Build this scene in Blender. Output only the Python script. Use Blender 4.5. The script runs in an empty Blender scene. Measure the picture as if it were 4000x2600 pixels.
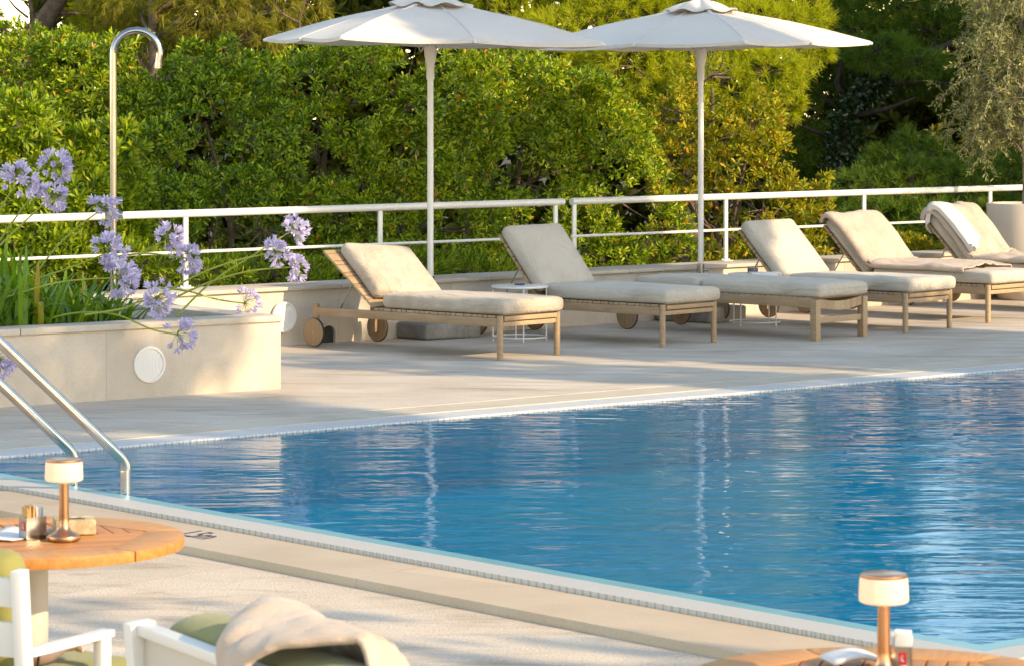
import bpy, bmesh, math, random
import numpy as np
from mathutils import Vector, Matrix, noise
R = math.radians
random.seed(7)
rng = np.random.default_rng(7)
scene = bpy.context.scene
COL = scene.collection
# ---------------------------------------------------------------- camera model (metres; camera 2 m above the deck, looking +Y)
F, HC, YH = 12500.0, 2.0, 360.0
def G(x, y, z=0.0):
    """point on the horizontal plane z seen at photograph position x, y"""
    Y = F * (HC - z) / (y - YH)
    return Vector(((x - 2000) * Y / F, Y, z))
def P(x, y, Y):
    """point at distance Y seen at photograph position x, y"""
    return Vector(((x - 2000) * Y / F, Y, HC - (y - YH) * Y / F))

# ---------------------------------------------------------------- mesh builder
class MB:
    def __init__(s):
        s.v = []; s.f = []
    def add(s, vs, fs):
        o = len(s.v)
        s.v += [Vector(v) for v in vs]
        s.f += [tuple(i + o for i in f) for f in fs]
        return s
    def box(s, c, d, M=None):
        c = Vector(c); x, y, z = d[0] / 2, d[1] / 2, d[2] / 2
        vs = [Vector((a, b, e)) for e in (-z, z) for b in (-y, y) for a in (-x, x)]
        if M is not None: vs = [M @ v for v in vs]
        return s.add([c + v for v in vs], [(0, 2, 3, 1), (4, 5, 7, 6), (0, 1, 5, 4), (2, 6, 7, 3), (0, 4, 6, 2), (1, 3, 7, 5)])
    def bar(s, a, b, w, h, up=(0, 0, 1)):
        a, b = Vector(a), Vector(b); d = (b - a); L = d.length; d.normalize()
        u = Vector(up); x = d.cross(u)
        if x.length < 1e-4: x = d.cross(Vector((1, 0, 0)))
        x.normalize(); z = x.cross(d)
        M = Matrix((x, d, z)).transposed()
        return s.box((a + b) / 2, (w, L, h), M)
    def tube(s, pts, r, seg=10, cap=True):
        pts = [Vector(p) for p in pts]; n = len(pts)
        rs = list(r) if hasattr(r, '__len__') else [r] * n
        t = [(pts[min(i + 1, n - 1)] - pts[max(i - 1, 0)]).normalized() for i in range(n)]
        ref = Vector((0, 0, 1)) if abs(t[0].z) < .9 else Vector((1, 0, 0))
        x = t[0].cross(ref).normalized(); vs = []
        for i in range(n):
            x = (x - t[i] * x.dot(t[i])).normalized(); y = t[i].cross(x)
            vs += [pts[i] + (x * math.cos(a) + y * math.sin(a)) * rs[i] for a in (2 * math.pi * k / seg for k in range(seg))]
        fs = [(i * seg + k, i * seg + (k + 1) % seg, (i + 1) * seg + (k + 1) % seg, (i + 1) * seg + k) for i in range(n - 1) for k in range(seg)]
        if cap: fs += [tuple(reversed(range(seg))), tuple((n - 1) * seg + k for k in range(seg))]
        return s.add(vs, fs)
    def lathe(s, prof, seg=32, c=(0, 0, 0), M=None, cap=True):
        c = Vector(c); vs = []
        for r, z in prof:
            for k in range(seg):
                a = 2 * math.pi * k / seg
                v = Vector((r * math.cos(a), r * math.sin(a), z))
                if M is not None: v = M @ v
                vs.append(c + v)
        n = len(prof)
        fs = [(i * seg + k, i * seg + (k + 1) % seg, (i + 1) * seg + (k + 1) % seg, (i + 1) * seg + k) for i in range(n - 1) for k in range(seg)]
        if cap: fs += [tuple(reversed(range(seg))), tuple((n - 1) * seg + k for k in range(seg))]
        return s.add(vs, fs)
    def prism(s, poly, z0, z1):
        n = len(poly)
        vs = [Vector((p[0], p[1], z0)) for p in poly] + [Vector((p[0], p[1], z1)) for p in poly]
        ar = sum(poly[i][0] * poly[(i + 1) % n][1] - poly[(i + 1) % n][0] * poly[i][1] for i in range(n))
        fs = [tuple(reversed(range(n))), tuple(n + i for i in range(n))] + [(i, (i + 1) % n, n + (i + 1) % n, n + i) for i in range(n)]
        if ar < 0: fs = [tuple(reversed(f)) for f in fs]
        return s.add(vs, fs)
    def grid(s, rows):
        m = len(rows[0]); n = len(rows)
        return s.add([p for r in rows for p in r], [(i * m + j, i * m + j + 1, (i + 1) * m + j + 1, (i + 1) * m + j) for i in range(n - 1) for j in range(m - 1)])
    def rbox(s, c, d, r, n=(8, 14, 3), M=None, fn=None):
        """box with rounded edges; fn(p) may displace"""
        c = Vector(c); hx, hy, hz = d[0] / 2, d[1] / 2, d[2] / 2
        def ticks(h, k):
            a = [-h, -h + r * .35, -h + r]
            a += [-h + r + (2 * h - 2 * r) * i / k for i in range(1, k)]
            return a + [h - r, h - r * .35, h]
        T = [ticks(hx, n[0]), ticks(hy, n[1]), ticks(hz, n[2])]
        H = [hx, hy, hz]; bm = bmesh.new()
        for ax in range(3):
            u, w = [(1, 2), (2, 0), (0, 1)][ax]
            for sg in (-1, 1):
                g = []
                for a in T[u]:
                    row = []
                    for b in T[w]:
                        p = [0, 0, 0]; p[ax] = sg * H[ax]; p[u] = a; p[w] = b
                        q = [max(-H[i] + r, min(H[i] - r, p[i])) for i in range(3)]
                        dv = Vector(p) - Vector(q)
                        if dv.length > 1e-9: dv = dv.normalized() * r
                        row.append(bm.verts.new(Vector(q) + dv))
                    g.append(row)
                for i in range(len(g) - 1):
                    for j in range(len(g[0]) - 1):
                        f = [g[i][j], g[i + 1][j], g[i + 1][j + 1], g[i][j + 1]]
                        bm.faces.new(f if sg > 0 else f[::-1])
        bmesh.ops.remove_doubles(bm, verts=bm.verts, dist=1e-5)
        bm.verts.index_update(); vs = []
        for v in bm.verts:
            p = v.co.copy()
            if fn: p = fn(p)
            if M is not None: p = M @ p
            vs.append(c + p)
        s.add(vs, [tuple(v.index for v in f.verts) for f in bm.faces]); bm.free()
        return s
    def xf(s, M):
        s.v = [M @ v for v in s.v]; return s
    def build(s, name, m, parent=None, bevel=0, sharp=40, seg=2, solid=0, sub=0):
        me = bpy.data.meshes.new(name); me.from_pydata([tuple(v) for v in s.v], [], s.f)
        if bevel:
            bm = bmesh.new(); bm.from_mesh(me)
            ed = [e for e in bm.edges if len(e.link_faces) == 2 and e.calc_face_angle(0) > .6]
            bmesh.ops.bevel(bm, geom=ed, offset=bevel, segments=seg, profile=.6, affect='EDGES', clamp_overlap=True)
            bm.to_mesh(me); bm.free()
        me.polygons.foreach_set('use_smooth', [True] * len(me.polygons))
        me.set_sharp_from_angle(angle=R(sharp)); me.update()
        me.materials.append(m)
        o = bpy.data.objects.new(name, me); COL.objects.link(o)
        if parent is not None: o.parent = parent
        if solid:
            md = o.modifiers.new('solid', 'SOLIDIFY'); md.thickness = solid; md.offset = 0
        if sub:
            md = o.modifiers.new('sub', 'SUBSURF'); md.levels = sub; md.render_levels = sub
        return o

def tag(o, label, cat, group=None):
    o['label'] = label; o['category'] = cat
    if group: o['group'] = group
    return o
def struct(o):
    o['kind'] = 'structure'; return o
def thing(name, label, cat, loc=(0, 0, 0), rz=0, group=None):
    o = bpy.data.objects.new(name, None); COL.objects.link(o)
    o.empty_display_size = .1
    o.location = loc; o.rotation_euler = (0, 0, rz)
    return tag(o, label, cat, group)
def dup(root, loc, rz, label):
    def cp(o, par):
        c = o.copy(); COL.objects.link(c)
        if par is not None: c.parent = par
        for ch in list(o.children): cp(ch, c)
        return c
    r = cp(root, None); r.location = loc; r.rotation_euler = (0, 0, rz); r['label'] = label
    return r
def arc(c, r, a0, a1, n, ax, ay):
    c, ax, ay = Vector(c), Vector(ax), Vector(ay)
    return [c + ax * (r * math.cos(a0 + (a1 - a0) * i / n)) + ay * (r * math.sin(a0 + (a1 - a0) * i / n)) for i in range(n + 1)]
def smooth_path(pts, n=6):
    """Catmull-Rom through the points"""
    pts = [Vector(p) for p in pts]; out = []
    for i in range(len(pts) - 1):
        p0 = pts[max(i - 1, 0)]; p1 = pts[i]; p2 = pts[i + 1]; p3 = pts[min(i + 2, len(pts) - 1)]
        for k in range(n):
            t = k / n
            out.append(.5 * ((2 * p1) + (p2 - p0) * t + (2 * p0 - 5 * p1 + 4 * p2 - p3) * t * t + (3 * p1 - p0 - 3 * p2 + p3) * t ** 3))
    return out + [pts[-1]]

# ---------------------------------------------------------------- materials
class NT:
    def __init__(s, name):
        s.m = bpy.data.materials.new(name); s.m.use_nodes = True
        s.t = s.m.node_tree; s.t.nodes.clear()
        s.out = s.n('ShaderNodeOutputMaterial')
    def n(s, typ, **kw):
        nd = s.t.nodes.new(typ)
        for k, v in kw.items():
            if k in nd.inputs.keys() if isinstance(k, str) and k[0].isupper() else False: nd.inputs[k].default_value = v
            else: setattr(nd, k, v)
        return nd
    def l(s, a, b): s.t.links.new(a, b)
    def coord(s, scale=(1, 1, 1), world=False, rot=(0, 0, 0)):
        mp = s.n('ShaderNodeMapping'); mp.inputs['Scale'].default_value = scale; mp.inputs['Rotation'].default_value = rot
        if world: s.l(s.n('ShaderNodeNewGeometry').outputs['Position'], mp.inputs['Vector'])
        else: s.l(s.n('ShaderNodeTexCoord').outputs['Object'], mp.inputs['Vector'])
        return mp.outputs['Vector']
    def noise(s, vec, scale, detail=4, rough=.55, dist=0):
        nd = s.n('ShaderNodeTexNoise'); nd.inputs['Scale'].default_value = scale; nd.inputs['Detail'].default_value = detail
        nd.inputs['Roughness'].default_value = rough; nd.inputs['Distortion'].default_value = dist
        s.l(vec, nd.inputs['Vector']); return nd.outputs['Fac']
    def ramp(s, fac, stops, interp='LINEAR'):
        nd = s.n('ShaderNodeValToRGB'); nd.color_ramp.interpolation = interp; e = nd.color_ramp.elements
        while len(e) < len(stops): e.new(.5)
        for i, (p, c) in enumerate(stops):
            e[i].position = p; e[i].color = (*c, 1) if len(c) == 3 else c
        s.l(fac, nd.inputs['Fac']); return nd.outputs['Color']
    def mix(s, fac, a, b, blend='MIX'):
        nd = s.n('ShaderNodeMix', data_type='RGBA', blend_type=blend)
        for sock, v in ((nd.inputs[0], fac), (nd.inputs[6], a), (nd.inputs[7], b)):
            if hasattr(v, 'is_linked') or hasattr(v, 'links'): s.l(v, sock)
            elif isinstance(v, (int, float)): sock.default_value = v
            else: sock.default_value = (*v, 1)
        return nd.outputs[2]
    def bump(s, h, strength, dist, prev=None):
        nd = s.n('ShaderNodeBump'); nd.inputs['Strength'].default_value = strength; nd.inputs['Distance'].default_value = dist
        s.l(h, nd.inputs['Height'])
        if prev is not None: s.l(prev, nd.inputs['Normal'])
        return nd.outputs['Normal']
    def bsdf(s, col=None, rough=.5, metal=0, spec=.5, normal=None, **kw):
        b = s.n('ShaderNodeBsdfPrincipled'); b.inputs['Metallic'].default_value = metal; b.inputs['Specular IOR Level'].default_value = spec
        if hasattr(rough, 'links'): s.l(rough, b.inputs['Roughness'])
        else: b.inputs['Roughness'].default_value = rough
        if hasattr(col, 'links'): s.l(col, b.inputs['Base Color'])
        elif col is not None: b.inputs['Base Color'].default_value = (*col, 1)
        if normal is not None: s.l(normal, b.inputs['Normal'])
        for k, v in kw.items(): b.inputs[k.replace('_', ' ')].default_value = v
        return b
    def done(s, sh):
        s.l(sh if hasattr(sh, 'links') else sh.outputs[0], s.out.inputs['Surface']); return s.m

def m_plain(name, c, rough=.5, metal=0, spec=.5, var=.08, scale=6, bs=0, bscale=200, **kw):
    t = NT(name); v = t.coord()
    n = t.noise(v, scale, 5)
    col = t.ramp(n, [(.25, tuple(max(0, x * (1 - var)) for x in c)), (.75, tuple(min(1, x * (1 + var)) for x in c))])
    nm = t.bump(t.noise(v, bscale, 2), bs, .002) if bs else None
    return t.done(t.bsdf(col, rough, metal, spec, nm, **kw))

def m_wood(name, c0, c1, c2, rough=.55, spec=.35, along=1):
    t = NT(name)
    sc = [1, 1, 1]; sc = [22, 22, 22]; sc[along] = 1.6
    v = t.coord(sc)
    g = t.noise(v, 2.2, 6, .65, .6)
    col = t.ramp(g, [(.28, c0), (.5, c1), (.75, c2)])
    big = t.noise(t.coord((3, 3, 3)), 1.5, 3)
    isl = t.n('ShaderNodeNewGeometry').outputs['Random Per Island']
    col = t.mix(t.ramp(big, [(.35, (0, 0, 0)), (.7, (.45,) * 3)]), col, c0)
    col = t.mix(.35, col, t.ramp(isl, [(0, c0), (.5, c1), (1, c2)]))
    nm = t.bump(g, .25, .002)
    return t.done(t.bsdf(col, rough, 0, spec, nm))

def m_fabric(name, c, c2, scale=2.5, weave=700, bump=.12, rough=.9, wr=0):
    t = NT(name); v = t.coord()
    st = t.noise(v, scale, 5, .6, .4)
    col = t.ramp(st, [(.3, c2), (.62, c)])
    w = t.noise(v, weave, 2)
    col = t.mix(t.ramp(w, [(.35, (.16,) * 3), (.65, (0, 0, 0))]), col, tuple(x * .7 for x in c))
    nm = t.bump(w, bump, .002)
    if wr: nm = t.bump(t.noise(t.coord((1, .35, 1)), 9, 3, .5, 1.2), wr, .03, nm)
    return t.done(t.bsdf(col, rough, 0, .25, nm, Sheen_Weight=.15))

def m_stone(name, c0, c1, c2, sc=1.2, pit=.5, bump=.3, fine=120, rough=.75, tiles=None, rot=0, streak=None, spec=.3):
    t = NT(name); v = t.coord(world=True)
    big = t.noise(v, sc, 6, .62, .5)
    col = t.ramp(big, [(.25, c0), (.5, c1), (.72, c2)])
    fn = t.noise(v, fine, 3, .6)
    col = t.mix(t.ramp(fn, [(.33, (pit,) * 3), (.55, (0, 0, 0))]), col, tuple(x * .62 for x in c0))
    if streak:
        s1 = t.noise(t.coord(streak[0], True, (0, 0, rot)), 1.0, 4, .6, .8)
        col = t.mix(t.ramp(s1, [(.52, (0, 0, 0)), (.72, (streak[2],) * 3)]), col, streak[1])
    h = t.n('ShaderNodeMath', operation='MULTIPLY'); t.l(fn, h.inputs[0]); h.inputs[1].default_value = 1
    nm = t.bump(fn, bump, .004)
    if tiles:
        br = t.n('ShaderNodeTexBrick'); t.l(t.coord(world=True, rot=(0, 0, rot)), br.inputs['Vector'])
        br.inputs['Scale'].default_value = 1; br.inputs['Brick Width'].default_value = tiles[0]; br.inputs['Row Height'].default_value = tiles[1]
        br.inputs['Mortar Size'].default_value = tiles[2]; br.inputs['Mortar Smooth'].default_value = .2
        br.inputs['Color1'].default_value = (1, 1, 1, 1); br.inputs['Color2'].default_value = (.88, .88, .88, 1); br.inputs['Mortar'].default_value = (*(tiles[3],) * 3, 1)
        col = t.mix(1, col, br.outputs['Color'], 'MULTIPLY')
    return t.done(t.bsdf(col, rough, 0, spec, nm))

def m_leaf(name, stops, trans=.35, rough=.42, spec=.45, tmul=(1.3, 1.35, .5)):
    t = NT(name)
    isl = t.n('ShaderNodeNewGeometry').outputs['Random Per Island']
    col = t.ramp(isl, stops)
    b = t.bsdf(col, rough, 0, spec)
    tr = t.n('ShaderNodeBsdfTranslucent'); t.l(t.mix(1, col, tmul, 'MULTIPLY'), tr.inputs['Color'])
    mx = t.n('ShaderNodeMixShader'); mx.inputs[0].default_value = trans
    t.l(b.outputs[0], mx.inputs[1]); t.l(tr.outputs[0], mx.inputs[2])
    return t.done(mx)

M = {}
M['white_metal'] = m_plain('white_paint', (.64, .61, .57), .38, 0, .5, .04, 3)
M['rail_white'] = m_plain('rail_paint', (.66, .63, .58), .32, 0, .5, .04, 4)
M['steel'] = m_plain('brushed_steel', (.46, .46, .46), .18, 1, .5, .1, 9)
M['chrome'] = m_plain('chrome', (.33, .335, .35), .16, 1, .5, .1, 12)
M['copper'] = m_plain('copper', (.50, .27, .15), .28, 1, .5, .05, 20)
M['dark_rubber'] = m_plain('rubber', (.02, .02, .022), .7)
M['teak_grey'] = m_wood('weathered_teak', (.22, .14, .075), (.34, .235, .135), (.45, .345, .225))
M['teak_wheel'] = m_wood('wheel_teak', (.19, .12, .06), (.29, .195, .105), (.38, .275, .165), along=2)
M['teak_warm'] = m_wood('oiled_teak', (.27, .10, .022), (.41, .175, .042), (.53, .26, .075), .5, .3, 0)
M['teak_rim'] = m_wood('oiled_teak_rim', (.31, .12, .026), (.45, .205, .05), (.59, .31, .10), .5, .3, 1)
M['cushion'] = m_fabric('cream_canvas', (.48, .43, .36), (.39, .34, .275), 2.2, 500, .15, .9, .8)
M['cushion_worn'] = m_fabric('cream_canvas_stained', (.44, .38, .305), (.33, .26, .185), 3.0, 500, .15, .9, .8)
M['green'] = m_fabric('olive_canvas', (.215, .205, .062), (.165, .16, .045), 4, 700, .15, .85, .2)
M['towel'] = m_fabric('beige_towel', (.46, .37, .295), (.39, .305, .235), 5, 200, .8, .95, .5)
M['white_towel'] = m_fabric('white_cloth', (.66, .62, .57), (.58, .54, .48), 6, 260, .5, .95, .3)
M['concrete'] = m_stone('concrete', (.16, .16, .15), (.24, .235, .22), (.32, .31, .29), 5, .4, .5, 60, .9)
M['soil'] = m_stone('soil', (.03, .024, .016), (.05, .04, .026), (.08, .065, .04), 3, .4, .6, 40, .95)
M['pot'] = m_plain('pot_paint', (.50, .44, .37), .6, 0, .4, .06, 3, .2, 80)
M['paper'] = m_plain('paper', (.64, .63, .62), .7, 0, .3, .03, 10)
M['brown_paper'] = m_plain('brown_paper', (.50, .30, .11), .7, 0, .3, .2, 30)
M['red_print'] = m_plain('red_print', (.55, .015, .02), .5)
M['blue_print'] = m_plain('navy_paint', (.012, .022, .075), .6)
M['blue_glaze'] = m_plain('blue_glaze', (.03, .05, .22), .25)
M['smoke_glass'] = m_plain('smoked_glass', (.10, .10, .11), .08, 0, .8)
M['stone_block'] = m_stone('ashtray_stone', (.30, .22, .12), (.42, .33, .20), (.52, .43, .28), 20, .5, .5, 90, .9)
M['ash_and_hole_dark'] = m_plain('ash_and_hole_dark', (.03, .028, .025), .9, var=.4, scale=60)
M['bark'] = m_stone('bark', (.06, .04, .028), (.12, .085, .06), (.20, .15, .11), 9, .5, 1, 40, .95)
M['bark_pale'] = m_stone('pale_bark', (.14, .11, .085), (.22, .175, .13), (.32, .26, .20), 8, .4, 1, 50, .95)
M['skin'] = m_plain('skin', (.62, .39, .27), .5, 0, .4, .06, 18, Subsurface_Weight=.08)
M['hair'] = m_plain('hair', (.05, .03, .02), .6)
M['shirt'] = m_fabric('shirt_cotton', (.42, .46, .52), (.36, .40, .46))
M['trousers'] = m_fabric('linen_shorts', (.30, .26, .20), (.25, .21, .16))
M['elastic'] = m_plain('dark_elastic', (.05, .035, .03), .8)
# ================================================================ light, sky, camera
SUN_EL, SUN_AZ = 25.0, 58.0          # elevation; azimuth to the right of straight-behind-the-camera
sx, sy = math.sin(R(SUN_AZ)), -math.cos(R(SUN_AZ))
S_H = Vector((sx, sy, 0)); S_Q = Vector((-sy, sx, 0))   # towards the sun; across it
sun_dir = Vector((sx * math.cos(R(SUN_EL)), sy * math.cos(R(SUN_EL)), math.sin(R(SUN_EL))))
w = bpy.data.worlds.new("World"); scene.world = w; w.use_nodes = True
nt = w.node_tree; nt.nodes.clear()
sky = nt.nodes.new('ShaderNodeTexSky'); sky.sky_type = 'NISHITA'; sky.sun_disc = False
sky.sun_elevation = R(SUN_EL); sky.sun_rotation = math.atan2(sx, sy); sky.air_density = 1.0; sky.dust_density = .25; sky.ozone_density = 1.0
bg = nt.nodes.new('ShaderNodeBackground'); bg.inputs['Strength'].default_value = .15
wo = nt.nodes.new('ShaderNodeOutputWorld'); wb_ = nt.nodes.new('ShaderNodeMix'); wb_.data_type = 'RGBA'; wb_.blend_type = 'MULTIPLY'; wb_.inputs[0].default_value = 1; wb_.inputs[7].default_value = (1.0, .85, .70, 1)
nt.links.new(sky.outputs[0], wb_.inputs[6]); nt.links.new(wb_.outputs[2], bg.inputs[0]); nt.links.new(bg.outputs[0], wo.inputs[0])
sl = bpy.data.lights.new('sun', 'SUN'); sl.energy = 2.0; sl.angle = R(.5); sl.color = (1.0, .76, .47)
so = bpy.data.objects.new('sun', sl); COL.objects.link(so); so.rotation_euler = sun_dir.to_track_quat('Z', 'Y').to_euler(); so.location = (20, -8, 12)
cam = bpy.data.cameras.new('camera'); co = bpy.data.objects.new('camera', cam); COL.objects.link(co); scene.camera = co
co.location = (0, 0, HC); co.rotation_euler = (R(90), 0, 0)
cam.sensor_width = 36; cam.lens = 36 * F / 4000; cam.shift_y = -(1300 - YH) / 4000
cam.clip_start = .1; cam.clip_end = 1500
cam.dof.use_dof = True; cam.dof.focus_distance = 23; cam.dof.aperture_fstop = 15
scene.view_settings.view_transform = 'Standard'; scene.view_settings.look = 'None'; scene.view_settings.gamma = 1
scene.view_settings.use_curve_mapping = False
scene.view_settings.exposure = 1.95
scene.cycles.max_bounces = 8; scene.cycles.diffuse_bounces = 3; scene.cycles.glossy_bounces = 4; scene.cycles.transparent_max_bounces = 8
scene.cycles.caustics_reflective = False; scene.cycles.caustics_refractive = False
scene.cycles.sample_clamp_indirect = 4.0
scene.cycles.use_denoising = True

# ================================================================ pool and decks
def isect(p, d, q, e):
    den = d.x * e.y - d.y * e.x; t = ((q.x - p.x) * e.y - (q.y - p.y) * e.x) / den
    return Vector((p.x + d.x * t, p.y + d.y * t))
fa, fb = G(1500, 1647).xy, G(4000, 1431).xy
na, nb = G(728, 2000).xy, G(3382, 2472).xy
e1 = (fb - fa).normalized(); e2 = (nb - na).normalized()     # along the far edge; along the near edge (to the right, towards us)
n1 = Vector((-e1.y, e1.x)); n2 = Vector((e2.y, -e2.x))       # outward normals
PL = isect(fa, e1, na, e2); PC = G(3848, 2554).xy
PC = na + e2 * (PC - na).dot(e2)
PR, PF = PC + e1 * 11, fa + e1 * ((PC + e1 * 11 - fa).dot(e1))
def off(p, *terms):
    p = p.copy()
    for d, k in terms: p = p + d * k
    return p
def near_line(k):     # pool outline L -> C -> R pushed outwards by k
    return [off(PL, (n2, k), (e2, -k * 3)), off(PC, (n2, k), (n1, -k)) if True else None, off(PR, (n1, -k))]
def corner(k):        # mitred corner at C
    return isect(na + n2 * k, e2, PC - n1 * k, e1)
def near_strip(k0, k1, z, name, m, thick=None, parent=None, bevel=0):
    mb = MB()
    a = [na + n2 * k0 - e2 * 4.2, corner(k0), PR - n1 * k0]; b = [na + n2 * k1 - e2 * 4.2, corner(k1), PR - n1 * k1]
    for i in range(2):
        q = [a[i], a[i + 1], b[i + 1], b[i]]
        if thick: mb.prism(q, z - thick, z)
        else: mb.add([Vector((p.x, p.y, z)) for p in q], [(0, 1, 2, 3)])
    return mb.build(name, m, parent, bevel)

def m_water():    # surface only; the floor below is set at the water's apparent depth
    t = NT('pool_water')
    def rip(scale, rot, det, dist=0): return t.noise(t.coord(scale, True, (0, 0, R(rot))), 1.0, det, .5, dist)
    a = rip((1.5, 4.6, 1), 4, 2, .6); b = rip((4.5, 13, 1), -14, 2, .4); c = rip((.35, .8, 1), 20, 1)
    nm = t.bump(a, 1.0, .0105); nm = t.bump(b, 1.0, .0026, nm); nm = t.bump(c, 1.0, .020, nm)
    fr = t.n('ShaderNodeFresnel'); fr.inputs['IOR'].default_value = 1.22; t.l(nm, fr.inputs['Normal'])
    gl = t.n('ShaderNodeBsdfGlossy'); gl.inputs['Roughness'].default_value = .0; t.l(nm, gl.inputs['Normal'])
    tr = t.n('ShaderNodeBsdfTransparent'); tr.inputs['Color'].default_value = (.80, .96, 1.0, 1)
    mx = t.n('ShaderNodeMixShader'); t.l(fr.outputs[0], mx.inputs[0]); t.l(tr.outputs[0], mx.inputs[1]); t.l(gl.outputs[0], mx.inputs[2])
    return t.done(mx)
def m_tile(name, c0, c1, s, mort):
    t = NT(name); v = t.coord(world=True, rot=(0, 0, math.atan2(e1.y, e1.x)))
    br = t.n('ShaderNodeTexBrick'); t.l(v, br.inputs['Vector']); br.offset = 0
    br.inputs['Scale'].default_value = 1; br.inputs['Brick Width'].default_value = s; br.inputs['Row Height'].default_value = s; br.inputs['Mortar Size'].default_value = s * .05
    br.inputs['Color1'].default_value = (*c0, 1); br.inputs['Color2'].default_value = (*c1, 1); br.inputs['Mortar'].default_value = (*mort, 1)
    big = t.noise(t.coord(world=True), .5, 3)
    col = t.mix(t.ramp(big, [(.35, (0, 0, 0)), (.7, (.6,) * 3)]), br.outputs['Color'], (0.0, .80, .92))
    return t.done(t.bsdf(col, .3))
def m_grating(name, rot, c=(.50, .48, .44), pitch=.013):
    t = NT(name); v = t.coord((1, 1, 1), True, (0, 0, rot))
    sp = t.n('ShaderNodeSeparateXYZ'); t.l(v, sp.inputs[0])
    def tri(sock, per):
        m1 = t.n('ShaderNodeMath', operation='MULTIPLY'); t.l(sock, m1.inputs[0]); m1.inputs[1].default_value = 2 * math.pi / per
        m2 = t.n('ShaderNodeMath', operation='SINE'); t.l(m1.outputs[0], m2.inputs[0]); return m2.outputs[0]
    a, b = tri(sp.outputs[0], pitch * 1.25), tri(sp.outputs[1], pitch * 2.4)
    pr = t.n('ShaderNodeMath', operation='MULTIPLY'); t.l(a, pr.inputs[0]); t.l(b, pr.inputs[1])
    mr = t.n('ShaderNodeMapRange'); t.l(pr.outputs[0], mr.inputs[0]); mr.inputs[1].default_value = -.6; mr.inputs[2].default_value = .6
    col = t.ramp(mr.outputs[0], [(.1, tuple(x * .74 for x in c)), (.6, c)])
    nm = t.bump(mr.outputs[0], .6, .006)
    return t.done(t.bsdf(col, .45, 0, .4, nm))
A1 = math.atan2(e1.y, e1.x); A2 = math.atan2(e2.y, e2.x)
M['water'] = m_water()
M['basin'] = m_tile('pool_tile', (.0, .70, .94), (.0, .74, .95), .25, (.0, .64, .90))
M['ledge'] = m_plain('pale_tile', (.13, .32, .37), .3, var=.1, scale=5)
M['deck_far'] = m_stone('deck_limestone', (.43, .365, .285), (.55, .475, .385), (.62, .55, .46), 1.1, .35, .35, 70, .8, (1.2, .6, .004, .78), A1, ((.8, 5.5, 1), (.28, .23, .165), .75))
M['deck_near'] = m_stone('washed_pebble', (.48, .39, .29), (.60, .50, .39), (.66, .57, .46), 1.3, .55, 1.0, 85, .85, (1.4, 1.4, .005, .78), A2, ((1.6, 5, 1), (.30, .235, .16), .8))
M['border'] = m_stone('border_stone', (.42, .36, .275), (.50, .44, .345), (.54, .485, .39), 1.5, .2, .15, 90, .6, None, 0)
M['coping'] = m_stone('coping_stone', (.42, .33, .225), (.49, .39, .275), (.53, .435, .32), 1.7, .25, .15, 110, .6, (1.05, 9, .0035, .72), A2)
M['wall_stone'] = m_stone('wall_limestone', (.42, .36, .285), (.50, .435, .355), (.55, .49, .41), 2.2, .2, .25, 100, .75, None, 0, ((2.2, 2.2, .9), (.33, .27, .20), .45))
M['grate_near'] = m_grating('overflow_grating', A2)
M['grate_far'] = m_grating('overflow_grating_far', A1, (.56, .56, .56))

wp = [PL, PC, PR, PF]
zw = -.018
o = MB().add([Vector((p.x, p.y, zw)) for p in wp], [(0, 1, 2, 3)]).build('pool_water', M['water']); struct(o); o['label'] = 'rippled blue pool water reflecting trees and sky'
fl = MB(); zb = -.45
fl.add([Vector((p.x, p.y, z)) for z in (zb, -.03) for p in wp], [(0, 1, 2, 3)] + [((i + 1) % 4, i, 4 + i, 4 + (i + 1) % 4) for i in range(4)])
o = fl.build('pool_basin', M['basin']); struct(o)
o = near_strip(-.12, .0, .005, 'pool_ledge', M['ledge']); struct(o)
o = near_strip(.0, .17, .012, 'pool_gutter', M['grate_near'], .036); struct(o)
ng = bpy.data.objects['pool_gutter']
cop = near_strip(.173, .60, -.008, 'pool_coping', M['coping'], .4, None, .006); struct(cop)
# far side: flush grating and border stone
def far_strip(k0, k1, z, name, m, thick):
    q = [fa + n1 * k0 - e1 * 6, fa + n1 * k0 + e1 * 18, fa + n1 * k1 + e1 * 18, fa + n1 * k1 - e1 * 6]
    return struct(MB().prism(q, z - thick, z).build(name, m))
far_strip(0, .27, -.006, 'pool_gutter', M['grate_far'], .022)
far_strip(.273, .62, -.002, 'deck_border', M['border'], .3)
# decks
q = [fa + n1 * .622 - e1 * 9, fa + n1 * .622 + e1 * 18, fa + n1 * 7.5 + e1 * 18, fa + n1 * 7.5 - e1 * 9]
struct(MB().prism(q, -.4, 0).build('far_deck', M['deck_far']))
c6 = corner(.603)
q = [na + n2 * .603 - e2 * 4.2, c6, PR - n1 * .603, Vector((PR.x, -6)), Vector((-14, -6)), Vector((-14, (na + n2 * .603 - e2 * 4.2).y + 1.5)), na + n2 * .603 - e2 * 4.2 + Vector((-2, 1.5))]
struct(MB().prism(q, -.4, -.046).build('near_deck', M['deck_near']))
struct(MB().add([(-220, -60, -1.6), (220, -60, -1.6), (220, 400, -1.6), (-220, 400, -1.6)], [(0, 1, 2, 3)]).build('ground', M['soil']))
struct(MB().prism([PR - n1 * 3 + e1 * .3, PR - n1 * 3 + e1 * 12, PF + n1 * .7 + e1 * 12, PF + n1 * .7 + e1 * .3], -.4, -.012).build('far_deck', M['deck_far']))
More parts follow.
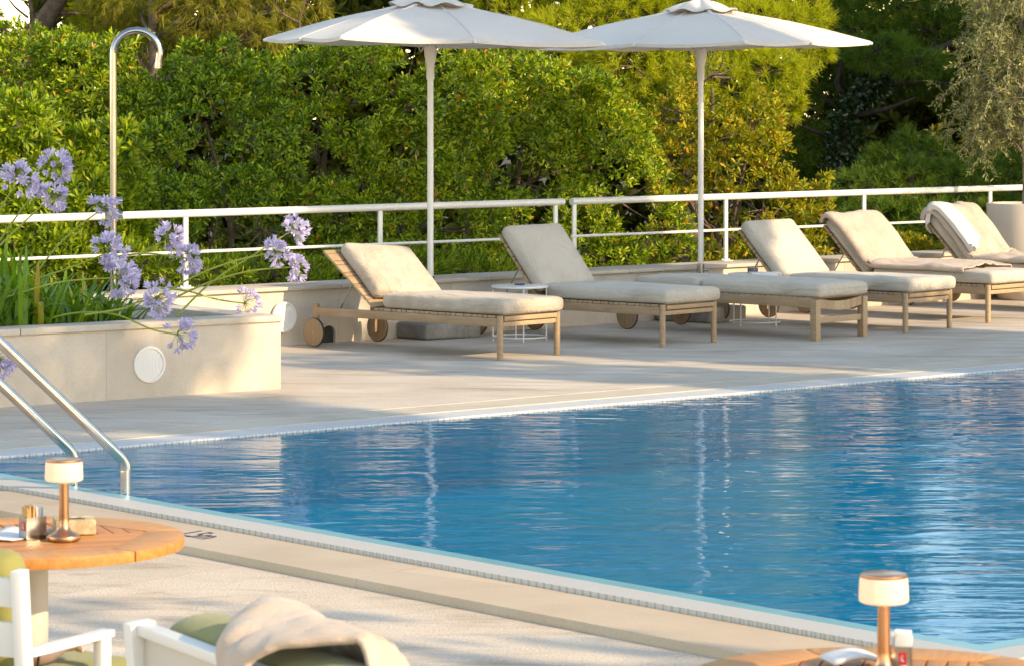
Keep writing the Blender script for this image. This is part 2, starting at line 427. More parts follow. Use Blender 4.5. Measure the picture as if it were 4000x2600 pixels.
# soil bank the shrubs grow in, behind the wall
# depth mark painted on the near coping
cu = bpy.data.curves.new('depth_mark', 'FONT'); cu.body = '1.5m'; cu.size = .235; cu.shear = 0; cu.space_character = .95; cu.extrude = .0
to = bpy.data.objects.new('depth_mark_curve', cu); COL.objects.link(to)
dg = bpy.context.evaluated_depsgraph_get(); me = bpy.data.meshes.new_from_object(to.evaluated_get(dg)); bpy.data.objects.remove(to)
me.materials.clear(); me.materials.append(M['blue_print'])
for v in me.vertices: v.co.x = v.co.x * .52 - .25 * v.co.y
dm = bpy.data.objects.new('depth_mark', me); COL.objects.link(dm); dm.parent = cop
base = G(790, 2106, -.008).xy - e2 * max(v.co.x for v in me.vertices if v.co.y < .02)
dm.matrix_world = Matrix.Translation((base.x, base.y, -.0055)) @ Matrix.Rotation(A2, 4, 'Z')
dm['label'] = 'navy blue painted depth mark 1.5m'

# ================================================================ walls, planter, speakers
wa, wb = G(1097, 1350).xy, G(2992, 1224).xy
we = (wb - wa).normalized(); wn = Vector((we.y, -we.x))      # along; outward, towards the camera
WA = math.atan2(we.y, we.x)
def frame(o, ex, ey): return Matrix(((ex.x, ey.x, 0, o.x), (ex.y, ey.y, 0, o.y), (0, 0, 1, 0), (0, 0, 0, 1)))
bw = thing('garden_wall', 'long low beige limestone wall with flat coping along the back of the deck', 'wall')
W0 = frame(wa, we, -wn)        # local x along, y backwards
L0, L1 = -9.0, 13.0
mb = MB(); x = L0
while x < L1: mb.box((x + .594, .24, .03), (1.198, .45, .80)); x += 1.2
for v in range(len(mb.v)): mb.v[v].z -= 0
mb.xf(W0).build('wall', M['wall_stone'], bw, .0012)
mb = MB(); x = L0
while x < L1: mb.box((x + .797, .23, .4455), (1.594, .50, .029)); x += 1.6
mb.xf(W0).build('coping', M['wall_stone'], bw, .004)
# arched drain mouth at the foot of the wall
t = (G(1247, 1335).xy - wa).dot(we)
mb = MB(); prof = [(.07 * math.cos(a), .075 + .062 * math.sin(a)) for a in [math.pi * i / 10 for i in range(11)]]
prof = [(.07, 0)] + prof + [(-.07, 0)]
outer = [(x * 1.18, z * 1.14 if z > 0 else 0) for x, z in prof]
for i in range(len(prof) - 1):
    a, b, c, d = prof[i], prof[i + 1], outer[i + 1], outer[i]
    mb.add([(t + p[0], y, p[1]) for y in (-.018, .02) for p in (a, b, c, d)], [(0, 1, 2, 3), (7, 6, 5, 4), (0, 4, 5, 1), (2, 6, 7, 3)])
mb.xf(W0).build('drain_rim', M['wall_stone'], bw)
MB().add([(t + p[0], .0125, p[1]) for p in prof], [tuple(range(len(prof)))]).xf(W0).build('drain_shade', M['ash_and_hole_dark'], bw)  # flat dark sheet, paints the shade inside the drain hole

# front planter
pa, pb = G(0, 1590).xy, G(1097, 1517).xy
pe = (pb - pa).normalized(); pn = Vector((pe.y, -pe.x)); PH = .49
pl = thing('stone_planter', 'long beige limestone planter box full of agapanthus, with round white speaker in its front', 'planter', (pb.x, pb.y, 0))
plM = frame(Vector((0, 0)), pe, -pn); plM = frame(Vector((0, 0)), pe, -pn)
depth = 3.05
mb = MB(); x = 0
while x > -7: mb.box((x - .675, .11, PH / 2 - .0685), (1.3485, .22, PH + .063)); x -= 1.35
mb.box((-.11, depth / 2 + .11, PH / 2 - .0685), (.22, depth - .22, PH + .063))
mb.xf(plM).build('wall', M['wall_stone'], pl, .0012)
mb = MB(); x = .012
while x > -7: mb.box((x - .998, .105, PH - .017), (1.994, .25, .04)); x -= 2.0
mb.box((-.105 + .012, depth / 2 + .117, PH - .017), (.235, depth - .22, .04))
mb.xf(plM).build('coping', M['wall_stone'], pl, .004)
MB().box((-3.6, depth / 2 + .1, PH / 2 - .07), (6.78, depth - .25, PH - .05)).xf(plM).build('soil', M['soil'], pl)

def speaker(name, label, c, nrm, r, g):
    """round flush speaker; c centre on wall face, nrm outward"""
    z = Vector((nrm.x, nrm.y, 0)); ex = Vector((-z.y, z.x, 0)); Mx = Matrix((ex, Vector((0, 0, 1)), z)).transposed()
    s = thing(name, label, 'speaker', c, 0, g)
    MB().lathe([(r, -.01), (r, .004), (r * .985, .009), (r * .84, .011), (r * .82, .006), (r * .82, -.01)], 56, M=Mx, cap=False).build('rim', M['white_metal'], s)
    mt = M.get('grille')
    if mt is None:
        t = NT('grille'); v = t.coord((230, 230, 230)); vo = t.n('ShaderNodeTexVoronoi'); t.l(v, vo.inputs['Vector']); vo.inputs['Randomness'].default_value = 0
        vo.inputs['Scale'].default_value = 1
        mt = M['grille'] = t.done(t.bsdf(t.ramp(vo.outputs['Distance'], [(.2, (.38, .37, .36)), (.5, (.70, .68, .65))]), .5))
    MB().lathe([(r * .82, .004), (r * .5, .0065), (.001, .0075)], 56, M=Mx).build('grille', mt, s)
    return s
c = pb + pe * ((G(583, 1550).xy - pb).dot(pe)); tt = None
# solve position on the planter face
def on_face(px, py, p0, d, n):
    """point of vertical face (p0 along d) seen at px,py"""
    k = (px - 2000) / F; t = (k * p0.y - p0.x) / (d.x - k * d.y); q = p0 + d * t
    return Vector((q.x, q.y, HC - (py - YH) * q.y / F))
c = on_face(583, 1421, pb, pe, pn) + Vector((pn.x, pn.y, 0)) * .002
speaker('wall_speaker', 'round white speaker set in the front of the planter, below the drooping flower', c, pn, .121, 'round outdoor speakers')
c = on_face(1107, 1238, wa, we, wn) + Vector((wn.x, wn.y, 0)) * .012
speaker('wall_speaker', 'round white speaker in the back wall, half hidden behind the planter corner', c, wn, .120, 'round outdoor speakers')

# ================================================================ railing
def rail_pt(px, k=.41):
    q = wa - wn * k; s = (px - 2000) / F; t = (s * q.y - q.x) / (we.x - s * we.y); return q + we * t
def railing(label, px0, px1, posts, ext0=0, ext1=0):
    a, b = rail_pt(px0), rail_pt(px1); a = a - we * ext0; b = b + we * ext1
    r = thing('railing', label, 'railing', (a.x, a.y, .46), 0, 'white tube railings on the wall')
    inv = Matrix.Translation((-a.x, -a.y, -.46))
    z1, z2 = 1.045, .742
    MB().tube([(a.x, a.y, z1), (b.x, b.y, z1)], .03, 16).xf(inv).build('top_rail', M['rail_white'], r)
    MB().tube([(a.x, a.y, z2), (b.x, b.y, z2)], .0125, 10).xf(inv).build('lower_rail', M['rail_white'], r)
    for p in posts:
        q = rail_pt(p) if p < 9000 else None
        m = frame(q, we, -wn)
        po = MB().box((0, 0, .74), (.040, .020, .56)).xf(inv @ m).build('post', M['rail_white'], r, .003)
        MB().box((0, 0, .464), (.115, .075, .008)).xf(inv @ m).build('flange', M['rail_white'], po, .002)
        for sxx in (-.042, .042): MB().lathe([(.009, 0), (.009, .012), (.001, .014)], 8, (sxx, 0, .468)).xf(inv @ m).build('bolt', M['rail_white'], po)
    return r
railing('white tubular railing on the left half of the back wall, behind the flowers', 0, 2200, [-330, 725, 1485, 2170], 2.2, 0)
railing('white tubular railing on the right half of the back wall, behind the second parasol', 2232, 4000, [2243, 2835, 3375, 3868], 0, 4)
# ================================================================ sun loungers
U_ANG = R(138.3)
U = Vector((math.cos(U_ANG), math.sin(U_ANG))); V = Vector((U.y, -U.x))
LRZ = U_ANG - R(90)
HINGE = 1.33
def wrinkle(amp, sc, seed, band=(1, .3)):
    o = Vector((seed * 3.7, seed * 1.3, seed * .7))
    return lambda p: amp * noise.noise(Vector((p.x * sc * band[0], p.y * sc * band[1], p.z * sc)) + o)
def cushion(mb, L, W, T, r, M, seed, puff=.016, amp=.014, dent=0):
    wf = wrinkle(amp, 9, seed, (1.2, .5)); w2 = wrinkle(amp * .8, 3, seed + 5)
    def fn(p):
        k = (1 - (2 * p.x / W) ** 2) * (1 - (2 * p.y / L) ** 2); k = max(0, k)
        sg = 1 if p.z > 0 else -.15
        p = p.copy(); p.z += sg * (puff * k ** .5 + (wf(p) + w2(p)) * (.25 + k)) - sg * dent * k * max(0, 1 - abs(p.y / (L * .3)))
        p.x += .5 * w2(Vector((p.y, p.z, p.x))) * 1.2
        p.y += .4 * w2(Vector((p.z, p.x, p.y)))
        return p
    return mb.rbox((0, 0, 0), (W, L, T), r, (12, 22, 3), None, fn).xf(M)
def piping(L, W, z, M):
    hw, hl, r = W / 2 - .001, L / 2 - .001, .035; pts = []
    for cx, cy, a in ((hw - r, hl - r, 0), (-hw + r, hl - r, 90), (-hw + r, -hl + r, 180), (hw - r, -hl + r, 270)):
        pts += [(cx + r * math.cos(R(a + k * 22.5)), cy + r * math.sin(R(a + k * 22.5)), z) for k in range(5)]
    pts.append(pts[0]); return MB().tube(pts, .0032, 5, False).xf(M)
def lounger(label, A, B, ang, seed, worn=False, square=False, flat=False, back=True, backlen=.69, cush_gap=.05):
    """A, B ground points of the two foot legs"""
    mid = (A + B) / 2
    root = thing('sun_lounger', label, 'sun lounger', (mid.x, mid.y, 0), LRZ, 'teak sun loungers on the pool deck')
    wood = M['teak_grey']; HWid = .325
    for s in (-1, 1):
        if square: MB().box((s * HWid, .03, .165), (.062, .062, .33)).build('leg', wood, root, .004)
        else: MB().lathe([(.020, 0), (.0235, .004), (.0245, .31), (.0235, .326), (.015, .331)], 18, (s * HWid, .03, 0)).build('leg', wood, root)
    for s in (-1, 1):
        if square: MB().box((s * HWid, 1.0, .3), (.034, 1.88, .074)).build('side_rail', wood, root, .004)
        else: MB().box((s * HWid, 1.0, .2755), (.032, 1.90, .066)).build('side_rail', wood, root, .004)
        MB().box((s * (HWid + .002), 1.975, .205), (.036, .058, .262)).build('wheel_post', wood, root, .01)
        wx = s * (HWid + .034)
        Mx = Matrix.Rotation(R(90), 4, 'Y')
        wh = MB().lathe([(.001, -.0125), (.106, -.0125), (.109, -.009), (.109, .009), (.106, .0125), (.001, .0125)], 44, (0, 0, 0)).xf(Matrix.Translation((wx, 1.965, .1125)) @ Mx @ Matrix.Rotation(seed * 1.1, 4, 'Z')).build('wheel', M['teak_wheel'], root)
        MB().lathe([(.1085, -.0095), (.1122, -.008), (.1122, .008), (.1085, .0095)], 44, cap=False).xf(Matrix.Translation((wx, 1.965, .1125)) @ Mx).build('tyre', M['dark_rubber'], wh)
        MB().lathe([(.001, -.0135), (.013, -.0135), (.013, .0135), (.001, .0135)], 16).xf(Matrix.Translation((wx, 1.965, .1125)) @ Mx).build('axle_plug', wood, wh, sharp=30)
    if square:
        # scooped end rail and low stretcher
        pts = 14; mb = MB(); top = []; bot = []
        for i in range(pts + 1):
            k = i / pts; x = (-1 + 2 * k) * (HWid - .032); sag = .028 * math.sin(math.pi * k)
            top.append((x, .335 - sag)); bot.append((x, .262 - sag))
        for i in range(pts):
            q = [top[i], top[i + 1], bot[i + 1], bot[i]]
            mb.add([(x, y, z) for y in (.014, .040) for x, z in q], [(0, 1, 2, 3), (7, 6, 5, 4), (0, 4, 5, 1), (2, 6, 7, 3)])
        mb.build('end_rail', wood, root)
        MB().box((0, .03, .162), (2 * HWid - .06, .024, .05)).build('stretcher', wood, root, .003)
    else:
        MB().box((0, .018, .305), (2 * HWid - .05, .026, .034)).build('end_slat', wood, root, .004)
        MB().box((0, .036, .262), (2 * HWid - .045, .030, .034)).build('stretcher', wood, root, .004)
    mb = MB(); y = .065
    while y < (1.93 if flat else HINGE - .02):
        wd = .045 if int(y * 100) % 3 else .075
        mb.box((0, y + wd / 2, .3195 if not square else .338), (2 * HWid + .03, wd, .019)); y += wd + .008
    mb.build('seat_slats', wood, root, .003)
    cm = M['cushion_worn' if worn else 'cushion']
    zt = .345 if flat else .334
    T = .108
    if flat:
        c1 = cushion(MB(), 1.22, .70, T, .04, Matrix.Translation((0, .585, zt + T / 2)), seed, .014).build('seat_cushion', cm, root)
        piping(1.22, .70, .012, Matrix.Translation((0, .585, zt + T / 2))).build('piping', cm, c1)
        cushion(MB(), .70, .69, T * .9, .045, Matrix.Translation((0, 1.57, zt + T / 2)), seed + 3, .012, .014).build('back_cushion', cm, root)
    else:
        Ls = 1.275
        Ms = Matrix.Translation((0, -.035 + Ls / 2, zt + T / 2))
        c1 = cushion(MB(), Ls, .70, T, .040, Ms, seed, .012).build('seat_cushion', cm, root)
        piping(Ls, .70, -.004, Ms).build('piping', cm, c1)
        Mb = Matrix.Translation((0, HINGE, .318)) @ Matrix.Rotation(ang, 4, 'X')
        bf = MB(); s0 = .012
        k = 0
        while s0 < backlen - .03:
            wd = (.085, .038)[k % 2]; bf.box((0, s0 + wd / 2, .010), (.69, wd, .02)); s0 += wd + .008; k += 1
        bs = bf.xf(Mb).build('back_slats', wood, root, .004)
        fr = MB()
        for s in (-1, 1): fr.box((s * .25, backlen / 2, -.014), (.034, backlen - .04, .028))
        for s, nm in ((-1, 0), (1, 1)):
            MB().box((s * .25, backlen / 2, -.0145), (.034, backlen - .04, .028)).xf(Mb).build('batten', wood, bs, .003)
        Lb = backlen - cush_gap
        Mc = Mb @ Matrix.Translation((.045 if worn else 0, .035, .022 + T / 2)) @ Matrix.Rotation(R(-8 if worn else 0), 4, 'Z') @ Matrix.Translation((0, Lb / 2, 0))
        c2 = cushion(MB(), Lb, .69, T, .042, Mc, seed + 9, .016, .013).build('back_cushion', cm, root)
        piping(Lb, .69, .0, Mc).build('piping', cm, c2)
        # steel prop under the backrest
        tp = Mb @ Vector((0, .36, -.02))
        for s in (-1, 1):
            MB().tube([(s * .26, tp.y, tp.z), (s * .26, HINGE + .44, .30)], .006, 8).build('prop', M['steel'], root)
        root['_mb'] = 0; del root['_mb']
    return root

LA = dict(
    l1=(G(1949, 1406), G(2203, 1386.5)), l2=(G(2576.6, 1354.5), G(2822, 1337)), l3=(G(3178.6, 1331), G(3399, 1314.5)),
    l4=(G(3526, 1299), G(3742, 1284)), l5=(G(3843, 1261), G(4058, 1247)), l6=(G(4235, 1229), G(4440, 1216)))
lounger('teak lounger with stained cushion and backrest slats showing, nearest the planter', *LA['l1'], R(37.5), 1, True, backlen=.70, cush_gap=.10)
lounger('teak lounger with clean pale cushion raised steeply, foot end overlapped by nothing, second from the planter', *LA['l2'], R(50), 2, backlen=.66, cush_gap=.02)
lounger('flat teak lounger with square legs, low stretcher and cushion lying level', *LA['l3'], 0, 3, square=True, flat=True)
lounger('teak lounger with bare sunlit creased back cushion, beside the flat lounger', *LA['l4'], R(47), 4, backlen=.66, cush_gap=.02)
lounger('teak lounger covered by a single beige towel, between bare lounger and towel-and-cloth lounger', *LA['l5'], R(46), 5, backlen=.66, cush_gap=.02)
lounger('teak lounger by the olive pot, under beige towel and white cloth', *LA['l6'], R(46), 6, backlen=.66, cush_gap=.02)
for o in bpy.data.objects:
    if o.get('label', '').startswith('teak lounger with clean pale'): o['label'] = 'teak lounger with clean pale cushion raised steeply, second from the planter'

def lounger_towel(name, label, key, ang, m, s_rng, t_rng, seed, backlen=.66, amp=.012, hang=.10, drop=.05, lift=.012, skew=0, cat='towel', folds=0):
    """cloth laid along the cushion: s runs foot -> head -> over the top, t across"""
    A, B = LA[key]; mid = (A + B) / 2
    T = .108; zt = .334 + T + lift + .012
    path = [Vector((0, -.05, zt)), Vector((0, HINGE - .19, zt + .004)), Vector((0, HINGE - .10, zt + .02))]
    Mb = Matrix.Translation((0, HINGE, .318)) @ Matrix.Rotation(ang, 4, 'X'); top = .022 + T + lift + .014
    path += [Mb @ Vector((0, .10, top)), Mb @ Vector((0, .36, top + .012)), Mb @ Vector((0, backlen - .06, top + .004)), Mb @ Vector((0, backlen + .028, top - .035)), Mb @ Vector((0, backlen + .045, top - .10))]
    e = path[-1]; path += [e + Vector((0, .02, -.10)), e + Vector((0, .015, -.24))]
    pp = smooth_path(path, 8); cum = [0]
    for i in range(1, len(pp)): cum.append(cum[-1] + (pp[i] - pp[i - 1]).length)
    def at(s):
        s = max(0, min(cum[-1] - 1e-4, s))
        for i in range(1, len(cum)):
            if cum[i] >= s:
                k = (s - cum[i - 1]) / (cum[i] - cum[i - 1]); d = (pp[i] - pp[i - 1]).normalized()
                return pp[i - 1].lerp(pp[i], k), Vector((0, -d.z, d.y))
    rows = []; n, m2 = 90, 44; off_ = Vector((seed * 5.1, seed * 2.3, seed))
    for i in range(n + 1):
        s = s_rng[0] + (s_rng[1] - s_rng[0]) * i / n; row = []
        for j in range(m2 + 1):
            t = t_rng[0] + (t_rng[1] - t_rng[0]) * j / m2
            ss = s + .03 * noise.noise(Vector((t * 3, seed, 0))) + skew * t
            p, nr = at(ss); edge = .352; a = abs(t) - edge; x = t; dz = 0
            w = 1.0 * noise.noise(Vector((t * 3.2 + ss * 1.6, ss * 2.1, 0)) + off_) + .55 * noise.noise(Vector((t * 11 + ss * 3, ss * 3.0, 3)) + off_) + .3 * noise.noise(Vector((t * 22, ss * 9, 7)) + off_)
            h = max(0, w * amp + amp * .5) + folds * (1 + math.sin(t * 62 + 2.5 * noise.noise(Vector((ss * 3, t * 5, seed))) + ss * 2)) * (.6 + .4 * noise.noise(Vector((ss * 4, t * 9, 1))))
            if a > 0:
                sg = 1 if t > 0 else -1; aa = a
                x = sg * (edge + min(aa, .02) + .012 * noise.noise(Vector((ss * 6, seed, sg)))+ .010)
                p = p - nr * max(0, aa - .012); h *= .3
            q = p + nr * h; row.append(Vector((x, q.y, q.z)))
        rows.append(row)
    o = MB().grid(rows).build(name, m, None, sharp=180, solid=.009)
    o.location = (mid.x, mid.y, 0); o.rotation_euler = (0, 0, LRZ)
    return tag(o, label, cat)
lounger_towel('beach_towel', 'beige towel pulled smooth over the raised lounger, its edge rolled at the top left', 'l5', R(46), M['towel'], (.30, 2.12), (-.40, .40), 1, amp=.030)
lounger_towel('beach_towel', 'crumpled beige towel over the lounger beside the olive pot', 'l6', R(46), M['towel'], (.30, 2.14), (-.40, .39), 4, amp=.042, folds=.006)
lounger_towel('white_cloth', 'crinkled white cloth flung over the top of the beige towel by the olive pot', 'l6', R(46), M['white_towel'], (1.66, 2.56), (-.41, -.17), 8, amp=.020, lift=.088, skew=.9, folds=.013, cat='cloth')

# ================================================================ side tables and what is on them
def side_table(label, c, rot):
    r = thing('side_table', label, 'side table', (c.x, c.y, 0), rot, 'round white metal side tables')
    m = M['white_metal']
    MB().lathe([(.001, .424), (.224, .424), (.230, .427), (.2315, .436), (.229, .443), (.224, .444), (.001, .444)], 64).build('table_top', m, r, sharp=50)
    pts = [(.217 * math.cos(a), .217 * math.sin(a), .034) for a in [2 * math.pi * k / 56 for k in range(57)]]
    MB().tube(pts, .006, 8, False).build('foot_ring', m, r)
    for k in range(4):
        a = R(90 * k)
        MB().tube([(.217 * math.cos(a), .217 * math.sin(a), 0), (.217 * math.cos(a), .217 * math.sin(a), .425)], .0062, 8).build('leg', m, r)
    return r
t1 = G(2030, 1330); t2 = G(2948.5, 1270.5)
side_table('round white side table with a dark blue dish, between the first two loungers', t1, R(8))
side_table('round white side table with glass ashtray and tablet, by the flat lounger', t2, R(-38))
o = MB().lathe([(.001, .003), (.036, .003), (.043, .010), (.0445, .010), (.040, 0), (.001, 0)], 32, cap=False).build('dish', M['blue_glaze']); o.location = (t1.x + .0, t1.y + .03, .4445)
tag(o, 'small dark blue dish on the side table between the first two loungers', 'dish')
o = MB().lathe([(.001, .006), (.036, .006), (.042, .040), (.046, .040), (.046, 0), (.001, 0)], 32, cap=False).build('ashtray', M['smoke_glass']); o.location = (t2.x - .01, t2.y + .10, .4445)
tag(o, 'small smoked glass ashtray on the side table by the flat lounger', 'ashtray')
o = MB().box((0, 0, .006), (.26, .17, .012)).build('tablet', M['paper'], bevel=.004); o.location = (t2.x + .085, t2.y - .06, .4445); o.rotation_euler = (0, 0, R(6))
tag(o, 'thin white folder lying on the edge of the side table by the flat lounger', 'folder')

# ================================================================ parasols
def m_canvas():
    t = NT('parasol_canvas'); v = t.coord(); wv = t.noise(v, 420, 2); big = t.noise(v, 1.6, 4)
    col = t.ramp(big, [(.3, (.60, .56, .51)), (.7, (.66, .62, .57))])
    nm = t.bump(wv, .15, .002)
    b = t.bsdf(col, .85, 0, .2, nm); tr = t.n('ShaderNodeBsdfTranslucent'); tr.inputs['Color'].default_value = (.75, .66, .52, 1)
    mx = t.n('ShaderNodeMixShader'); mx.inputs[0].default_value = .14; t.l(b.outputs[0], mx.inputs[1]); t.l(tr.outputs[0], mx.inputs[2])
    return t.done(mx)
M['canvas'] = m_canvas()
def parasol(label, x, y, rot, tilt):
    root = thing('parasol', label, 'parasol', (x, y, 0), 0, 'square off-white parasols over the loungers')
    Mr = Matrix.Translation((0, 0, 2.42)) @ Matrix.Rotation(R(tilt), 4, 'Y') @ Matrix.Rotation(rot, 4, 'Z')
    h = 1.545; mid = h / math.sqrt(2)
    tips = []
    for k in range(8):
        a = R(-90 + 45 * k); rr = h if k % 2 == 0 else mid * 1.005; tips.append((a, rr))
    # canopy: taut panels between ribs, slightly hollow at the hem
    nr, ns = 14, 10; vs = []; rows = []
    def zprof(k): return .315 * (1 - k) ** 1.0 + .035 * math.sin(math.pi * k) * 1
    for i in range(nr + 1):
        k = .16 + .84 * i / nr; row = []
        for p in range(8):
            a0, r0 = tips[p]; a1, r1 = tips[(p + 1) % 8]
            A0 = Vector((math.cos(a0) * r0, math.sin(a0) * r0)); A1 = Vector((math.cos(a1) * r1, math.sin(a1) * r1))
            for s in range(ns):
                u = s / ns; q = A0.lerp(A1, u) * k
                sag = -.018 * math.sin(math.pi * u) * k
                inn = 1 - .022 * math.sin(math.pi * u) * (i / nr) ** 3
                row.append(Vector((q.x * inn, q.y * inn, zprof(k) + sag)))
        row.append(row[0]); rows.append(row)
    # short valance turned under at the hem
    rows.append([v * 1 + Vector((0, 0, -.028)) - Vector((v.x, v.y, 0)).normalized() * .004 for v in rows[-1]])
    can = MB().grid(rows).xf(Mr).build('canopy', M['canvas'], root, sharp=14)
    for p, (a, rr) in enumerate(tips):
        MB().tube([Mr @ Vector((math.cos(a) * rr * k, math.sin(a) * rr * k, zprof(k) + .0015)) for k in [.17 + .83 * i / 12 for i in range(13)]], .0042, 6).build('seam', M['canvas'], can)
    # floppy vent cap
    rows = []
    for i in range(9):
        k = i / 8; row = []
        for j in range(65):
            a = 2 * math.pi * j / 64; e = k * .30 * (1 + .20 * abs(math.cos(2 * (a - R(45)))) ** 3)
            fl = .014 * k * k * math.sin(8 * a + 1.2) + .016 * k * noise.noise(Vector((math.cos(a) * 2.5, math.sin(a) * 2.5, k * 2 + x)))
            zz = .405 - .115 * k ** .8 + fl + .02 * math.sin(k * math.pi) * math.cos(5 * a)
            row.append(Vector((math.cos(a) * e, math.sin(a) * e, zz)))
        rows.append(row)
    MB().grid(rows).xf(Mr).build('vent', M['canvas'], can, sharp=180, solid=.004)
    MB().lathe([(.001, .43), (.012, .428), (.02, .41), (.016, .395), (.03, .385), (.042, .36), (.03, .33)], 20).xf(Mr).build('finial', M['white_metal'], root)
    MB().lathe([(.0255, .03), (.0255, 2.2), (.025, 2.78)], 20).build('pole', M['rail_white'], root)
    MB().lathe([(.032, 2.10), (.033, 2.115), (.033, 2.22), (.036, 2.225), (.050, 2.30), (.056, 2.36), (.056, 2.40), (.03, 2.41)], 20).build('hub', M['white_metal'], root)
    for p, (a, rr) in enumerate(tips):
        d = Vector((math.cos(a), math.sin(a), 0))
        rb = MB().bar(Mr @ (d * .05 + Vector((0, 0, .335))), Mr @ (d * (rr * 1.0) + Vector((0, 0, -.010))), .022, .026).build('rib', M['white_metal'], root, .003)
        MB().tube([Mr @ (d * (rr - .02) + Vector((0, 0, -.012))), Mr @ (d * (rr + .018) + Vector((0, 0, -.016)))], [.017, .013], 10).build('tip_cap', M['white_metal'], rb)
        MB().bar(Mr @ (d * .05 + Vector((0, 0, -.04))), Mr @ (d * (rr * .52) + Vector((0, 0, .135))), .018, .022).build('strut', M['white_metal'], rb, .003)
    for s in (-1, 1):
        MB().tube([(s * .058, -.02, 2.36), (s * .075, -.022, 2.33), (s * .09, -.022, 2.345), (s * .094, -.022, 2.37)], .004, 6).build('hook', M['white_metal'], root)
    return root
u1 = Vector((-.668, 26.2)); u2 = Vector((1.655, 28.05))
parasol('left off-white parasol, its tilted canopy cut by the top of the picture', u1.x, u1.y, R(-25), 1.2)
parasol('right off-white parasol with its finial in view, above the flat lounger', u2.x, u2.y, R(10.5), -.9)
def slab(label, pf, pl_, h, pole):
    f, l = G(*pf), G(*pl_); d = (l - f).normalized(); n = Vector((d.y, -d.x, 0)); n = n if n.y > 0 else -n; s = .60
    c = f + d * s / 2 + n * s / 2; c = Vector((pole.x, pole.y, 0))
    r = thing('concrete_block', label, 'parasol base', c, math.atan2(d.y, d.x), 'concrete parasol bases')
    wf = wrinkle(.012, 7, pf[0])
    MB().rbox((0, 0, h / 2), (s, s, h), .03, (5, 5, 2), None, lambda p: p + Vector((wf(p), wf(p.yxz), .6 * wf(p.zyx)))).build('slab', M['concrete'], r)
    MB().lathe([(.045, h - .01), (.045, h + .01), (.034, h + .012), (.034, h + .36), (.028, h + .365)], 18).build('sleeve', M['steel'], r)
    MB().tube([(-.034, 0, h + .31), (-.075, -.0, h + .31)], .008, 8).build('bolt', M['steel'], r)
    return r
slab('square grey concrete base under the left parasol, behind the first lounger', (1678, 1330), (1503, 1314), .13, u1)
slab('square grey concrete base under the right parasol, behind the second lounger', (2762, 1263), (2590, 1254), .13, u2)

# ================================================================ outdoor shower on the railing
q = rail_pt(443, .33)
sh = thing('outdoor_shower', 'tall chrome outdoor shower pipe with hooked top, clamped to the railing', 'shower', (q.x, q.y, .46))
rr = .178; H0 = 2.50 - .46 - .028
pts = [(0, 0, 0), (0, 0, .6), (0, 0, 1.2), (0, 0, H0 - rr)] + arc((rr, 0, H0 - rr), rr, R(180), R(-4), 22, (1, 0, 0), (0, 0, 1))[1:]
e = Vector(pts[-1]); pts += [e + Vector((-.006, 0, -.05)), e + Vector((-.008, 0, -.075))]
MB().tube(pts, .0272, 20).build('pipe', M['chrome'], sh)
MB().tube([e + Vector((-.0065, 0, -.055)), e + Vector((-.0095, 0, -.10))], .0295, 20).build('nozzle', M['chrome'], sh)
for zz in (.705, .595):
    MB().tube([(.01, -.01, zz - .0), (.075, -.01, zz)], .0285, 18).build('clamp', M['chrome'], sh, .003)
MB().lathe([(.06, 0), (.06, .008), (.03, .012)], 24).build('flange', M['chrome'], sh)

# ================================================================ pool ladder
pn2 = Vector((n2.x, n2.y, 0)); w1 = G(490, 1945, zw); w2 = w1 - Vector((e2.x, e2.y, 0)) * .48
lad = thing('pool_ladder', 'polished steel pool ladder with two sloping handrails at the left end of the pool', 'ladder', (w1.x, w1.y, 0))
for i, b in enumerate((w1, w2)):
    b = Vector((b.x, b.y, 0)) - w1 * 1; b.z = 0
    pts = [b + Vector((0, 0, -.44)), b + Vector((0, 0, -.2)), b + Vector((0, 0, .08))]
    pts += [b + Vector((0, 0, .13)), b + pn2 * .012 + Vector((0, 0, .165)), b + pn2 * .04 + Vector((0, 0, .20))]
    for k in range(1, 9): pts.append(b + pn2 * (.04 + .80 * k / 8) + Vector((0, 0, .20 + .70 * k / 8)))
    pts += [b + pn2 * .92 + Vector((0, 0, .945)), b + pn2 * 1.02 + Vector((0, 0, .95)), b + pn2 * 1.09 + Vector((0, 0, .90)), b + pn2 * 1.11 + Vector((0, 0, .80)), b + pn2 * 1.11 + Vector((0, 0, -.02))]
    MB().tube(smooth_path(pts, 4), .0265, 18).build('handrail', M['steel'], lad)
for k in range(3):
    a = Vector((0, 0, -.07 - .14 * k)); b = (w2 - w1) + a; b.z = a.z
    MB().bar(a, b, .09, .022).build('tread', M['steel'], lad, .004)

